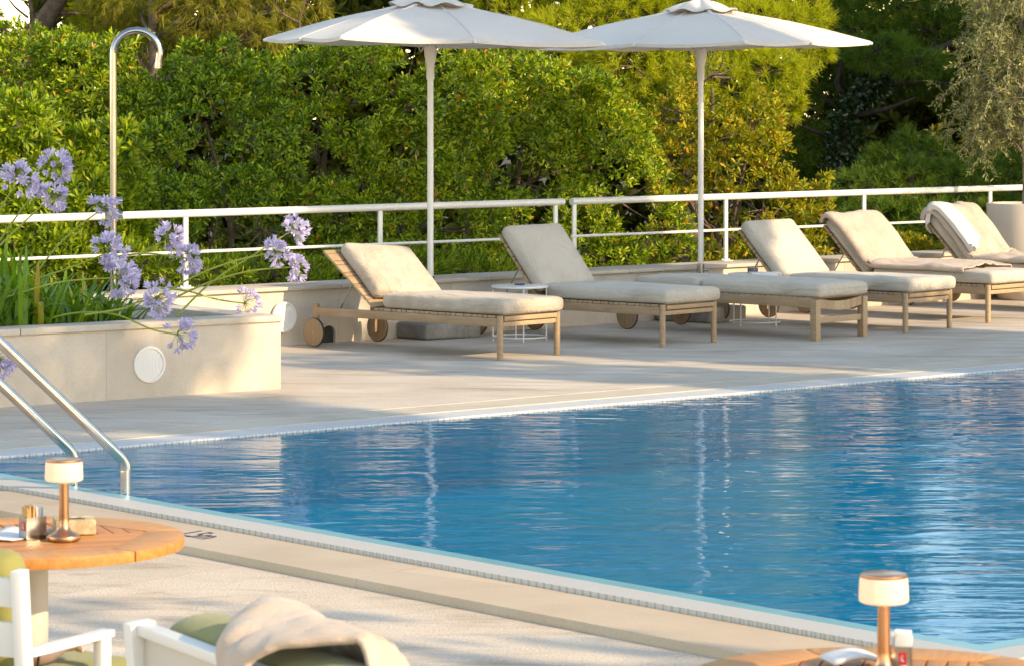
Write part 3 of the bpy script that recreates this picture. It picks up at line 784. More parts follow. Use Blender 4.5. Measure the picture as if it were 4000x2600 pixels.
# ================================================================ cafe tables
def clip(poly, a, n):
    out = []
    for i in range(len(poly)):
        p, q = poly[i], poly[(i + 1) % len(poly)]; dp, dq = (p - a).dot(n), (q - a).dot(n)
        if dp >= 0: out.append(p)
        if dp * dq < 0: out.append(p + (q - p) * (dp / (dp - dq)))
    return out
def cafe_table(label, c, rot):
    r = thing('cafe_table', label, 'table', (c[0], c[1], -.022), rot, 'round teak cafe tables')
    z1 = .762; z0 = .731; RT = .44; RI = .345
    # rim: six curved boards round a hexagon
    for k in range(6):
        a0, a1 = R(60 * k), R(60 * k + 60); g = .0025 / RT
        out = [Vector((RT * math.cos(a0 + g + (a1 - a0 - 2 * g) * i / 16), RT * math.sin(a0 + g + (a1 - a0 - 2 * g) * i / 16))) for i in range(17)]
        inn = [Vector((RI * math.cos(a1 - g), RI * math.sin(a1 - g))), Vector((RI * math.cos(a0 + g), RI * math.sin(a0 + g)))]
        a = R(60 * k + 30); Mk = Matrix.Rotation(a - R(90), 4, 'Z')
        mb = MB().prism([(Mk.inverted() @ p.to_3d()).xy for p in out + inn], z0, z1)
        o = mb.build('rim_board', M['teak_rim'], r, .0035); o.rotation_euler = (0, 0, a - R(90))
    hexa = [Vector((RI * math.cos(R(60 * k)), RI * math.sin(R(60 * k)))) * .994 for k in range(6)]
    for k in range(2):                 # two halves of slats meeting along the middle
        sgn = 1 if k == 0 else -1; mb = MB(); ang = R(0)
        half = clip(hexa, Vector((0, 0)), Vector((0, sgn)))
        half = [p + Vector((0, sgn * .0015)) for p in half]
        if k == 0:
            x = -RI
            while x < RI:
                pl_ = clip(clip(half, Vector((x + .002, 0)), Vector((1, 0))), Vector((x + .043, 0)), Vector((-1, 0)))
                if len(pl_) > 2: mb.prism([(p.y, -p.x) for p in pl_], z0 + .002, z1 - .0015)
                x += .0455
            o = mb.build('slat_panel', M['teak_warm'], r, .002); o.rotation_euler = (0, 0, R(90))
        else:
            y = 0
            while y > -RI:
                pl_ = clip(clip(half, Vector((0, y - .002)), Vector((0, -1))), Vector((0, y - .043)), Vector((0, 1)))
                if len(pl_) > 2: mb.prism(pl_, z0 + .002, z1 - .0015)
                y -= .0455
            mb.build('slat_panel', M['teak_warm'], r, .002)
    MB().lathe([(.001, .700), (.17, .700), (.17, .729), (.001, .729)], 32).build('bracket', M['white_metal'], r)
    MB().lathe([(.0555, -.002), (.0555, .705)], 36).build('pedestal', M['pot'], r)
    MB().lathe([(.001, -.024), (.24, -.024), (.24, -.012), (.06, 0), (.001, 0)], 48).build('base_plate', M['pot'], r, sharp=20)
    return r
TZ = .7405
cafe_table('round teak table at the left, holding lamp, sugar holder, menu and stone ashtray', (-1.372, 9.08), R(20))
cafe_table('round teak table at the bottom right corner with lamp and sugar holder', (.80, 6.84), R(-12))

def m_shade():
    t = NT('lamp_glass'); b = t.bsdf((.86, .78, .70), .35); tr = t.n('ShaderNodeBsdfTranslucent'); tr.inputs['Color'].default_value = (.95, .75, .56, 1)
    mx = t.n('ShaderNodeMixShader'); mx.inputs[0].default_value = .55; t.l(b.outputs[0], mx.inputs[1]); t.l(tr.outputs[0], mx.inputs[2])
    em = t.n('ShaderNodeEmission'); em.inputs['Color'].default_value = (1, .62, .36, 1); em.inputs['Strength'].default_value = .10  # faint glow added to imitate sunlight coming through the shade
    ad = t.n('ShaderNodeAddShader'); t.l(mx.outputs[0], ad.inputs[0]); t.l(em.outputs[0], ad.inputs[1])
    return t.done(ad)
M['lamp_glass'] = m_shade()
def lamp(label, c):
    r = thing('table_lamp', label, 'lamp', (c[0], c[1], TZ), 0, 'copper table lamps')
    k = 1.0
    MB().lathe([(.001, 0), (.044, 0), (.0455, .003), (.0455, .012), (.043, .016), (.028, .023), (.0185, .030), (.0150, .040), (.0140, .06)], 40).build('base', M['copper'], r)
    MB().lathe([(.0140, .058), (.0138, .10), (.0130, .165)], 32).build('stem', M['copper'], r)
    MB().lathe([(.001, .161), (.0175, .161), (.020, .166), (.046, .1665), (.0525, .170), (.0535, .176), (.0520, .214), (.0505, .222), (.001, .2225)], 48).build('shade', M['lamp_glass'], r, sharp=50)
    MB().lathe([(.0505, .2215), (.0512, .2235), (.0506, .2275), (.046, .2295), (.001, .2305)], 48).build('cap', M['copper'], r)
    return r
l1c = G(250, 2108, TZ); l2c = Vector((.797, 6.86))
lamp('copper table lamp with frosted drum shade on the left table', l1c)
lamp('copper table lamp with frosted drum shade on the right table', l2c)

def sugar_holder(label, c, rot, k):
    r = thing('sugar_holder', label, 'sugar holder', (c[0], c[1], TZ), rot, 'small steel sugar holders')
    w, d, h = .062, .046, .062; t = .0018
    mb = MB(); mb.box((0, -d / 2, h / 2), (w, t, h)).box((0, d / 2, h / 2), (w, t, h)).box((-w / 2 + t / 2, 0, h / 2 + .0002), (t, d - 2 * t, h)).box((w / 2 - t / 2, 0, h / 2 + .0002), (t, d - 2 * t, h)).box((0, 0, .0022), (w - .004, d - .004, t))
    mb.build('box', M['steel'], r)
    lb = MB().box((-w / 2 - .0006, -.004, .037), (.0008, .017, .026)).build('red_label', M['red_print'], r)
    fg = MB()
    for a, b in (((-.003, .030), (.001, .036)), ((.001, .036), (.004, .040)), ((.001, .036), (.003, .031)), ((-.001, .041), (.001, .044))):
        fg.bar((-w / 2 - .0013, a[0] - .004, a[1]), (-w / 2 - .0013, b[0] - .004, b[1]), .0022, .0006, (1, 0, 0))
    fg.build('label_mark', M['paper'], lb)
    return r
def packets(name, label, c, rot, m, n, h, w, sx0, cat, group=None):
    mb = MB(); rd = random.Random(int(abs(c[0]) * 977) + n)
    for i in range(n):
        x = sx0 + (i - n / 2) * .0042; t = R(rd.uniform(-7, 7)); z = .004
        Mx = Matrix.Translation((x, rd.uniform(-.004, .004), z + h / 2 + rd.uniform(-.004, .006))) @ Matrix.Rotation(t, 4, 'Y') @ Matrix.Rotation(R(rd.uniform(-6, 6)), 4, 'X')
        mb.rbox((0, 0, 0), (.0034, w, h), .0015, (1, 2, 2), Mx)
    o = mb.build(name, m); o.location = (c[0], c[1], TZ); o.rotation_euler = (0, 0, rot); o['kind'] = 'thing'; del o['kind']
    return tag(o, label, cat, group)
s1c = G(128, 2100, TZ); ro = R(-62)
sugar_holder('steel sugar holder with red label on the left table, beside the lamp', s1c, R(35), 1)
packets('sugar_packets', 'brown sugar packets standing in the steel holder on the left table', (s1c.x, s1c.y), R(35), M['brown_paper'], 6, .086, .036, -.013, 'sugar packets')
packets('sweetener_packets', 'white sweetener packets standing in the steel holder on the left table', (s1c.x, s1c.y), R(35), M['paper'], 5, .088, .036, .017, 'sugar packets')
s2c = Vector((.845, 6.945))
sugar_holder('steel sugar holder with red label behind the lamp on the right table', s2c, R(80), 2)
packets('sugar_packets', 'crumpled white packets in the steel holder on the right table', (s2c.x, s2c.y), R(80), M['paper'], 9, .084, .036, .0, 'sugar packets')
c = G(290, 2078, TZ)
ab = thing('stone_ashtray', 'square rough stone ashtray behind the lamp on the left table', 'ashtray', (c.x, c.y, TZ), R(12))
mb = MB(); mb.rbox((0, -.042, .021), (.115, .03, .042), .004, (3, 2, 2)).rbox((0, .042, .021), (.115, .03, .042), .004, (3, 2, 2)).rbox((-.0425, 0, .0205), (.03, .0545, .041), .004, (2, 2, 2)).rbox((.0425, 0, .0205), (.03, .0545, .041), .004, (2, 2, 2)).box((0, 0, .006), (.06, .06, .012))
mb.build('block', M['stone_block'], ab)
MB().rbox((0, 0, .026), (.05, .05, .028), .008, (3, 3, 2), None, lambda p: p * (1 + .25 * noise.noise(p * 90))).build('ash', M['ash_and_hole_dark'], ab)
# menu leaflet, printed
c = G(40, 2092, TZ); mn = thing('menu', 'white printed menu leaflet lying on the left table under the sugar holder', 'menu', (c.x, c.y, TZ), R(-25))
rows = [[Vector((-.075 + .15 * j / 8, -.10 + .2 * i / 10, .0015 + .010 * (i / 10 - .5) ** 2 * 4 * (1 if i > 5 else .3))) for j in range(9)] for i in range(11)]
MB().grid(rows).build('sheet', M['paper'], mn, sharp=180, solid=.0012)
pr = MB()
for i in range(7):
    pr.add([(-.055, -.06 + i * .016, .0042), (-.055 + .05 + .012 * (i % 3), -.06 + i * .016, .0042), (-.055 + .05 + .012 * (i % 3), -.057 + i * .016, .0042), (-.055, -.057 + i * .016, .0042)], [(0, 1, 2, 3)])
# folded napkin on the right table
c = G(3330, 2596, TZ)
rows = [[Vector((-.06 + .12 * j / 10, -.045 + .09 * i / 8, .010 + .020 * math.sin(math.pi * j / 10) * (.6 + .4 * math.sin(math.pi * i / 8)))) for j in range(11)] for i in range(9)]
o = MB().grid(rows).build('napkin', M['paper'], None, sharp=180, solid=.010); o.location = (c.x, c.y, TZ + .002); o.rotation_euler = (0, 0, R(15))
tag(o, 'white folded napkin beside the lamp on the right table', 'napkin')

# ================================================================ white garden chairs
def chair(label, loc, rz, group='white metal garden seats'):
    r = thing('garden_chair', label, 'chair', (loc[0], loc[1], -.022), rz, group); m = M['white_metal']
    hw = .285; B0, B1 = -.20, -.27
    for s in (-1, 1):
        MB().bar((s * hw, B0, -.024), (s * hw, B1, .872), .030, .038, (0, 1, 0)).build('back_post', m, r, .003)
        MB().bar((s * hw, .075, -.024), (s * hw, .075, .658), .026, .042, (0, 1, 0)).build('front_post', m, r, .003)
        MB().bar((s * hw, B1 + .035, .667), (s * hw, .102, .667), .040, .018).build('armrest', m, r, .003)
        MB().bar((s * hw, B0 + .02, .36), (s * hw, .28, .36), .028, .05).build('side_rail', m, r, .003)
    MB().bar((-hw + .018, .275, .36), (hw - .018, .275, .36), .028, .05).build('front_rail', m, r, .003)
    for i, z in enumerate((.815, .70, .585, .47)):
        yy = B0 + (B1 - B0) * z / .872
        MB().bar((-hw + .018, yy, z), (hw - .018, yy, z), .016, .085 if i else .07).build('back_slat', m, r, .003)
    MB().box((0, .01, .375), (2 * hw - .03, .42, .014)).build('seat_panel', m, r)
    se = MB(); cushion(se, .52, .525, .17, .05, Matrix.Translation((0, .06, .485)), 21, .012); sc_ = se.build('seat_cushion', M['green'], r)
    piping(.52, .525, .045, Matrix.Translation((0, .06, .485))).build('piping', M['trousers'], sc_)
    Mb = Matrix.Translation((0, -.155, .73)) @ Matrix.Rotation(R(96), 4, 'X')
    cushion(MB(), .345, .42, .11, .05, Mb, 31, .02).build('back_cushion', M['green'], r)
    return r
CH = chair('white metal armchair with green cushions at the left table, a hand resting in it', (-1.313, 8.08), R(-27.8))
dup(CH, (-1.93, 8.20, -.022), R(-33.4), 'white metal armchair with green cushions, just past the left edge of the picture')
# sofa, back towards us
fdir = Vector((.87, .49)); rdir = Vector((.49, -.87)); lp = Vector((-.81, 6.96))
oo = lp + rdir * .48 + fdir * .28
sf = thing('garden_sofa', 'white metal garden sofa with green cushions, seen from behind with a towel over it', 'sofa', (oo.x, oo.y, -.022), math.atan2(fdir.y, fdir.x) - R(90), 'white metal garden seats')
m = M['white_metal']; hw = .48
for s in (-1, 1):
    MB().bar((s * hw, -.20, -.024), (s * hw, -.28, .872), .045, .06, (0, 1, 0)).build('back_post', m, sf, .004)
    MB().bar((s * hw, .33, -.024), (s * hw, .33, .60), .04, .05, (0, 1, 0)).build('front_post', m, sf, .004)
    pts = [(s * hw, -.262, .80), (s * hw, -.17, .72), (s * hw, -.02, .655), (s * hw, .18, .63), (s * hw, .355, .625)]
    MB().tube(smooth_path(pts, 5), .02, 10).build('armrest', m, sf)
MB().bar((-hw + .023, -.268, .70), (hw - .023, -.268, .70), .022, .30).build('back_panel', M['pot'], sf, .004)
MB().bar((-hw + .023, -.276, .858), (hw - .023, -.276, .858), .04, .024).build('top_rail', m, sf, .004)
MB().box((0, .06, .36), (2 * hw - .05, .55, .03)).build('seat_panel', m, sf)
cushion(MB(), .60, .91, .15, .05, Matrix.Translation((0, .09, .455)), 41, .012).build('seat_cushion', M['green'], sf)
Mb = Matrix.Translation((0, -.15, .675)) @ Matrix.Rotation(R(97), 4, 'X')
cushion(MB(), .44, .91, .16, .065, Mb, 43, .02, .012).build('back_cushion', M['green'], sf)

# towel over the sofa back: rear flap, ridge, front flap
def sofa_towel():
    prof = smooth_path([Vector((0, y, z)) for y, z in ((-.312, .60), (-.312, .74), (-.310, .865), (-.285, .905), (-.21, .930), (-.13, .935), (-.068, .905), (-.048, .83), (-.035, .72), (.01, .63))], 6)
    n, k = 64, 70; rows = []; L = len(prof) - 1
    for i in range(n + 1):
        u = i / n; row = []
        j0 = (.02 + .50 * min(1, u / .88) ** .9) * L                    # the rear edge climbs towards the right end
        side = max(0, (u - .86) / .14)
        for j in range(k + 1):
            v = j / k; t = j0 + (L * (1 - .05 * u) - j0) * v; x0 = -.12 + .25 * max(0, 1 - (t / L) / .55); x = x0 + u * (.40 - x0); q = min(int(t), L - 1); p = prof[q].lerp(prof[q + 1], t - q)
            d = (prof[q + 1] - prof[q]).normalized(); nr = Vector((0, -d.z, d.y))
            w = .009 * noise.noise(Vector((x * 9 + v * 2, v * 5, 2.2))) + .008 * noise.noise(Vector((x * 21, v * 13 + x * 8, 5))) + .016 * abs(noise.noise(Vector((x * 5 - v * 6, v * 2, 8))))
            e = .025 * noise.noise(Vector((v * 5, u * 2, 9)))
            hump = .016 * math.exp(-((u - .10) / .12) ** 2) * max(0, math.sin(v * 3.1))
            row.append(Vector((x + e + side * .03, p.y, p.z - .20 * side ** 1.4)) + nr * (w * .75 + .006) + Vector((0, 0, hump)))
        rows.append(row)
    o = MB().grid(rows).build('towel', M['towel'], None, sharp=180, solid=.016)
    o.location = sf.location; o.rotation_euler = sf.rotation_euler
    return tag(o, 'thick folded beige towel draped over the back of the garden sofa', 'towel')
sofa_towel()
# ================================================================ foliage tools (numpy meshes of real leaves)
def np_mesh(name, verts, faces_flat, starts, m, parent=None, smooth=False):
    me = bpy.data.meshes.new(name)
    me.vertices.add(len(verts)); me.vertices.foreach_set('co', verts.astype(np.float32).ravel())
    me.loops.add(len(faces_flat)); me.loops.foreach_set('vertex_index', faces_flat.astype(np.int32))
    me.polygons.add(len(starts)); me.polygons.foreach_set('loop_start', starts.astype(np.int32))
    me.update(calc_edges=True); me.materials.append(m)
    o = bpy.data.objects.new(name, me); COL.objects.link(o)
    if parent is not None: o.parent = parent
    return o
def unit(a): return a / np.maximum(np.linalg.norm(a, axis=-1, keepdims=True), 1e-9)
TPL_OB = (np.array([0, .28, .5, 0, -.5, -.28]), np.array([0, .34, .76, 1, .76, .34]), np.array([0, .14, .22, -.05, .22, .14]))
TPL_LAN = (np.array([0, .42, .40, 0, -.40, -.42]), np.array([0, .28, .62, 1, .62, .28]), np.array([0, .2, .15, -.1, .15, .2]))
def leaves(Pp, D, Up, L, W, tpl):
    S = unit(np.cross(D, Up)); N = np.cross(S, D); X, Y, Z = tpl
    v = Pp[:, None] + S[:, None] * (X[None, :, None] * W[:, None, None]) + D[:, None] * (Y[None, :, None] * L[:, None, None]) + N[:, None] * (Z[None, :, None] * W[:, None, None])
    n = len(Pp); b = np.arange(n)[:, None] * 6
    f = np.concatenate([b + np.array([[0, 1, 2, 3]]), b + np.array([[0, 3, 4, 5]])], 1).ravel()
    return v.reshape(-1, 3), f, np.arange(n * 2) * 4
def lobes(d, seed, f=3.0):
    r = np.random.default_rng(seed); out = np.zeros(d.shape[:-1])
    for i in range(7):
        k = r.normal(size=3) * f * (1 + .25 * i); out += np.sin(d @ k + r.uniform(0, 6.28)) / (1 + .35 * i)
    return out / 3
def blob_points(blobs, dens, seed, lump=.16, layers=((1, 1), (.86, .6)), back=.45, under=.6):
    """points and normals on a union of lumpy ellipsoids; blobs = (centre, radii)"""
    r = np.random.default_rng(seed); C, Nn = [], []
    for bi, (c, rad) in enumerate(blobs):
        rad = np.array(rad); area = 4 * math.pi * ((rad[0] * rad[1]) ** 1.6 / 3 + (rad[0] * rad[2]) ** 1.6 / 3 + (rad[1] * rad[2]) ** 1.6 / 3) ** (1 / 1.6)
        for lf, ld in layers:
            n = int(area * dens * ld); d = unit(r.normal(size=(n, 3)))
            keep = (r.uniform(size=n) < np.where(d[:, 1] > .35, back, 1)) & (r.uniform(size=n) < np.where(d[:, 2] < -.55, under, 1))
            d = d[keep]; l = lobes(d * rad / rad.mean(), seed * 13 + bi, 4.2)
            p = np.array(c) + d * rad * (lf * (1 + lump * l) + r.normal(size=len(d)) * .045)[:, None]
            C.append(p); Nn.append(unit(d / rad + .0))
    C = np.concatenate(C); Nn = np.concatenate(Nn); ins = np.zeros(len(C), int)
    for c, rad in blobs:
        q = np.linalg.norm((C - np.array(c)) / np.array(rad), axis=1); ins += q < .80
    k = ins < 1
    # keep the inner layer of each blob too where it is its own
    return C[k], Nn[k]
def inner_ok(blobs, C, lo):
    q = np.min([np.linalg.norm((C - np.array(c)) / np.array(r_), axis=1) for c, r_ in blobs], axis=0); return q > lo
def rosettes(C, A, n, L, W, seed, tpl=TPL_OB, tilt=(25, 85), up=.35, jit=.5):
    r = np.random.default_rng(seed); m = len(C)
    A = unit(A + np.array([0, 0, up]) + r.normal(size=A.shape) * jit)
    ref = np.where(np.abs(A[:, 2:3]) < .9, np.array([[0, 0, 1.]]), np.array([[1., 0, 0]]))
    X = unit(np.cross(A, ref)); Y = np.cross(A, X)
    ph = (np.arange(n)[None] * 2.39996 + r.uniform(0, 6.28, (m, 1)) + r.normal(size=(m, n)) * .2)
    th = np.radians(np.linspace(tilt[0], tilt[1], n)[None] + r.normal(size=(m, n)) * 9)
    rad = X[:, None] * np.cos(ph)[..., None] + Y[:, None] * np.sin(ph)[..., None]
    D = A[:, None] * np.cos(th)[..., None] + rad * np.sin(th)[..., None]
    Up = A[:, None] * np.sin(th)[..., None] - rad * np.cos(th)[..., None]
    P0 = C[:, None] + A[:, None] * (-.012 * np.linspace(0, 1, n)[None, :, None] * 2) + D * .004
    sc = r.uniform(.7, 1.2, (m, n))
    return P0.reshape(-1, 3), unit(D.reshape(-1, 3)), Up.reshape(-1, 3), (L * sc).ravel(), (W * sc).ravel()
def needles(C, A, n, L, Wd, seed, up=.2, jit=.45, spread=(12, 75), stem=.07, droop=0):
    r = np.random.default_rng(seed); m = len(C)
    A = unit(A + np.array([0, 0, up]) + r.normal(size=A.shape) * jit)
    ref = np.where(np.abs(A[:, 2:3]) < .9, np.array([[0, 0, 1.]]), np.array([[1., 0, 0]]))
    X = unit(np.cross(A, ref)); Y = np.cross(A, X); ph = r.uniform(0, 6.28, (m, n)); th = np.radians(r.uniform(spread[0], spread[1], (m, n)))
    rad = X[:, None] * np.cos(ph)[..., None] + Y[:, None] * np.sin(ph)[..., None]
    D = A[:, None] * np.cos(th)[..., None] + rad * np.sin(th)[..., None]; D[..., 2] -= droop; D = unit(D)
    P0 = C[:, None] - A[:, None] * (stem * r.uniform(0, 1, (m, n)))[..., None]
    S = unit(np.cross(D, r.normal(size=D.shape))) * (Wd / 2)
    T = P0 + D * (L * r.uniform(.7, 1.15, (m, n)))[..., None]
    v = np.stack([P0 - S, P0 + S, T + S * .35, T - S * .35], 2).reshape(-1, 3); k = m * n
    return v, np.arange(k * 4), np.arange(k) * 4

# leaf colours (linear base colours)
M['leaf_hedge'] = m_leaf('pittosporum_leaf', [(0, (0.050, 0.094, 0.005)), (.30, (0.118, 0.198, 0.007)), (.65, (0.314, 0.407, 0.013)), (.93, (0.452, 0.514, 0.020)), (.975, (.42, .28, .02)), (1, (.55, .19, .015))], .40, .36, .4, (1.2, 1.25, .4))
M['leaf_dark'] = m_leaf('hedge_leaf_deep', [(0, (0.044, 0.091, 0.005)), (.35, (0.098, 0.177, 0.007)), (.75, (0.276, 0.374, 0.013)), (.985, (0.412, 0.482, 0.018)), (1, (.45, .18, .015))], .38, .34, .4, (1.2, 1.25, .4))
M['leaf_yellow'] = m_leaf('yellowing_leaf', [(0, (.10, .13, .006)), (.35, (.25, .28, .010)), (.72, (.42, .40, .015)), (.92, (.50, .36, .018)), (1, (.58, .24, .015))], .40, .38, .35, (1.2, 1.2, .4))
M['leaf_long'] = m_leaf('long_leaf', [(0, (0.064, 0.112, 0.007)), (.5, (0.216, 0.310, 0.011)), (.94, (0.374, 0.449, 0.018)), (1, (.40, .30, .03))], .40, .36, .4, (1.2, 1.25, .4))
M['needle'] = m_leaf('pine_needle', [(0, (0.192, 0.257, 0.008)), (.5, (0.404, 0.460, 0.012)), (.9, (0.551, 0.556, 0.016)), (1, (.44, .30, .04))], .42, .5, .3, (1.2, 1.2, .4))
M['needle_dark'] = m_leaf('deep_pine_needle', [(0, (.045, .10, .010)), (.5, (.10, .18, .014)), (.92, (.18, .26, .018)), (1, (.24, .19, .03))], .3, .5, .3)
M['needle_brown'] = m_leaf('dry_needle', [(0, (.13, .14, .012)), (.5, (.24, .235, .018)), (.9, (.35, .32, .03)), (1, (.34, .22, .06))], .36, .6, .3)
M['leaf_olive'] = m_leaf('olive_leaf', [(0, (.12, .135, .035)), (.5, (.26, .26, .075)), (.9, (.42, .40, .14)), (1, (.50, .45, .16))], .2, .45, .45, (1.1, 1.2, .6))
M['leaf_far'] = m_leaf('wood_leaf', [(0, (.045, .065, .006)), (.5, (.10, .12, .009)), (1, (.19, .18, .013))], .3, .5, .4)
M['leaf_strap'] = m_leaf('strap_leaf', [(0, (.07, .15, .006)), (.5, (.14, .26, .012)), (.95, (.25, .35, .018)), (1, (.40, .26, .05))], .35, .36, .5)
M['bark_dark'] = m_stone('dark_bark', (.025, .018, .013), (.05, .036, .027), (.085, .065, .05), 9, .5, 1, 40, .95)
M['ivy'] = m_leaf('ivy_leaf', [(0, (.012, .034, .008)), (1, (.035, .07, .014))], .2, .3, .6)

def B(x, y, Y, rx, ry, k=.85):
    """blob from its place in the photograph: centre x,y at distance Y, half sizes in picture units"""
    return (tuple(P(x, y, Y)), (rx * Y / F, k * (rx + ry) / 2 * Y / F, ry * Y / F))
def limbs(mb, base, tops, r0, seed, fork=.35, wob=.10):
    rd = random.Random(seed)
    for t, r1 in tops:
        t = Vector(t); b = Vector(base); d = t - b; k = rd.uniform(.25, .5)
        mid1 = b + d * .33 + Vector((rd.uniform(-1, 1), rd.uniform(-1, 1), .5)) * d.length * wob; mid2 = b + d * .68 + Vector((rd.uniform(-1, 1), rd.uniform(-1, 1), .2)) * d.length * wob
        pp = smooth_path([b, mid1, mid2, t], 6); n = len(pp)
        mb.tube(pp, [r0 * (1 - i / (n - 1)) + r1 * i / (n - 1) for i in range(n)], 8)
def lumpy(blobs, seed, n=9, f=.38):
    rd = random.Random(seed); out = [(c, tuple(x * .84 for x in r_)) for c, r_ in blobs]
    for c, r_ in blobs:
        for i in range(n):
            d = Vector((rd.uniform(-1, 1), rd.uniform(-1, .25), rd.uniform(-.75, 1))).normalized(); k = rd.uniform(.72, 1.02); g = f * rd.uniform(.75, 1.25)
            out.append(((c[0] + d.x * r_[0] * k, c[1] + d.y * r_[1] * k, c[2] + d.z * r_[2] * k), tuple(x * g for x in r_)))
    return out
def shrub(name, label, cat, blobs, leafm, dens, n, L, W, seed, base=None, tpl=TPL_OB, tilt=(25, 85), up=.35, jit=.5, lump=.16, layers=((1, 1), (.80, .5)), group=None, twig=.010, under=.6, gz=-1.6):
    if under > .5: big = lumpy(blobs, seed + 7)
    else: big = blobs
    cs = np.array([b[0] for b in blobs]); cx, cy = cs[:, 0].mean(), cs[:, 1].mean()
    if base is None: base = (cx, cy + .1, gz)
    root = thing(name, label, cat, base, 0, group)
    C, Nn = blob_points(big, dens, seed, lump, layers, under=under)
    ok = (C[:, 2] > base[2] + .1) & ((lobes(C * 1.0, seed + 40, 2.6) > -.16) | (under < .5)); C, Nn = C[ok], Nn[ok]
    v, f, s = leaves(*rosettes(C, Nn, n, L, W, seed + 1, tpl, tilt, up, jit), tpl)
    np_mesh('crown', v - np.array(base), f, s, leafm, root)
    mb = MB(); limbs(mb, (0, 0, 0), [((Vector(c) - Vector(base)) * .97, twig) for c, r_ in blobs], .05, seed)
    rd = random.Random(seed + 3)
    for c, r_ in blobs:          # twigs from each clump centre to its outside
        for i in range(9):
            d = Vector((rd.uniform(-1, 1), rd.uniform(-1, .6), rd.uniform(-.7, 1))).normalized(); c0 = Vector(c) - Vector(base)
            e = c0 + Vector((d.x * r_[0], d.y * r_[1], d.z * r_[2])) * rd.uniform(.8, 1.0)
            m_ = (c0 + e) / 2 + Vector((rd.uniform(-1, 1), rd.uniform(-1, 1), rd.uniform(-1, 1))) * .06
            mb.tube(smooth_path([c0, m_, e], 3), [twig * (1 - .75 * k / 6) for k in range(7)], 5, False)
    mb.build('trunk', M['bark'], root)
    return root
HG = 'broad-leaved shrubs behind the railing'
shrub('evergreen_shrub', 'shrub with long narrow leaves at the far left, behind the agapanthus', 'shrub',
      [B(20, 600, 26.6, 230, 240), B(260, 700, 26.7, 240, 220), B(60, 900, 26.4, 260, 200), B(430, 800, 26.9, 140, 170), B(330, 960, 26.6, 220, 130), B(-260, 700, 26.7, 240, 300)],
      M['leaf_long'], 150, 10, .105, .026, 11, tpl=TPL_OB, tilt=(18, 75), up=.5, jit=.35, group=HG)
shrub('evergreen_shrub', 'sunlit yellow-green shrub behind the hook of the shower pipe', 'shrub',
      [B(60, 300, 29, 250, 190), B(330, 310, 28.9, 250, 180), B(560, 330, 28.7, 170, 180), B(230, 480, 28.6, 260, 190), B(520, 520, 28.5, 200, 200), B(-200, 330, 29, 250, 240), B(60, 560, 28.8, 260, 200)],
      M['leaf_hedge'], 155, 9, .072, .022, 12, group=HG)
shrub('evergreen_shrub', 'dark green shrub right of the shower pipe, mostly in shade', 'shrub',
      [B(800, 430, 28.6, 260, 240), B(680, 660, 28.2, 220, 270), B(950, 560, 28.5, 260, 260), B(850, 830, 28, 300, 200), B(620, 900, 27.4, 200, 180), B(1020, 900, 27.9, 240, 170)],
      M['leaf_dark'], 155, 9, .068, .021, 13, group=HG)
shrub('evergreen_shrub', 'tall rounded bright green shrub behind the pole of the left parasol', 'shrub',
      [B(1270, 400, 29.4, 330, 250), B(1600, 430, 29.5, 300, 270), B(1250, 640, 29, 300, 280), B(1560, 700, 29.1, 330, 300), B(1370, 880, 28.6, 330, 180), B(1790, 600, 29.4, 220, 300), B(1700, 900, 28.9, 280, 180), B(1330, 200, 29.8, 170, 110)],
      M['leaf_hedge'], 160, 9, .068, .021, 14, group=HG)
shrub('evergreen_shrub', 'rounded bright green shrub between the two parasol poles', 'shrub',
      [B(2050, 440, 30.3, 300, 240), B(2300, 560, 30.4, 270, 260), B(2060, 720, 30, 310, 290), B(2420, 790, 30.3, 250, 230), B(2150, 960, 29.8, 330, 160), B(2500, 980, 30.2, 220, 140), B(1960, 250, 30.6, 170, 110)],
      M['leaf_hedge'], 160, 9, .068, .021, 15, group=HG)
shrub('evergreen_shrub', 'tall yellowing shrub with bare twigs behind the pole of the right parasol', 'shrub',
      [B(2780, 300, 31.6, 150, 130), B(2700, 470, 31.5, 200, 170), B(2930, 500, 31.4, 150, 170), B(2620, 640, 31.4, 120, 150), B(2900, 720, 31.3, 210, 180), B(3010, 860, 31, 170, 140), B(2780, 900, 31, 230, 160), B(3080, 990, 30.8, 150, 90), B(2700, 1000, 30.8, 200, 110), B(3180, 800, 31.2, 70, 120)],
      M['leaf_yellow'], 100, 9, .076, .023, 16, lump=.24, twig=.014, group=HG)
shrub('evergreen_shrub', 'small leafy shrub seen under the railing left of the olive pot', 'shrub',
      [B(3560, 1000, 31.8, 110, 80), B(3650, 1040, 31.8, 120, 80), B(3250, 1030, 31.2, 110, 50)],
      M['leaf_yellow'], 155, 9, .072, .022, 17, group=HG)
shrub('low_shrub', 'low dense spiky shrub filling the gap under the left railing', 'shrub',
      [B(760, 1060, 26.4, 220, 70), B(1060, 1070, 26.8, 240, 75), B(1500, 1030, 27.4, 240, 70), B(560, 1030, 26.2, 150, 60), B(1800, 1060, 27.8, 220, 60)],
      M['leaf_long'], 190, 10, .085, .014, 18, tilt=(8, 55), up=1.0, jit=.3, group=HG, under=.2)

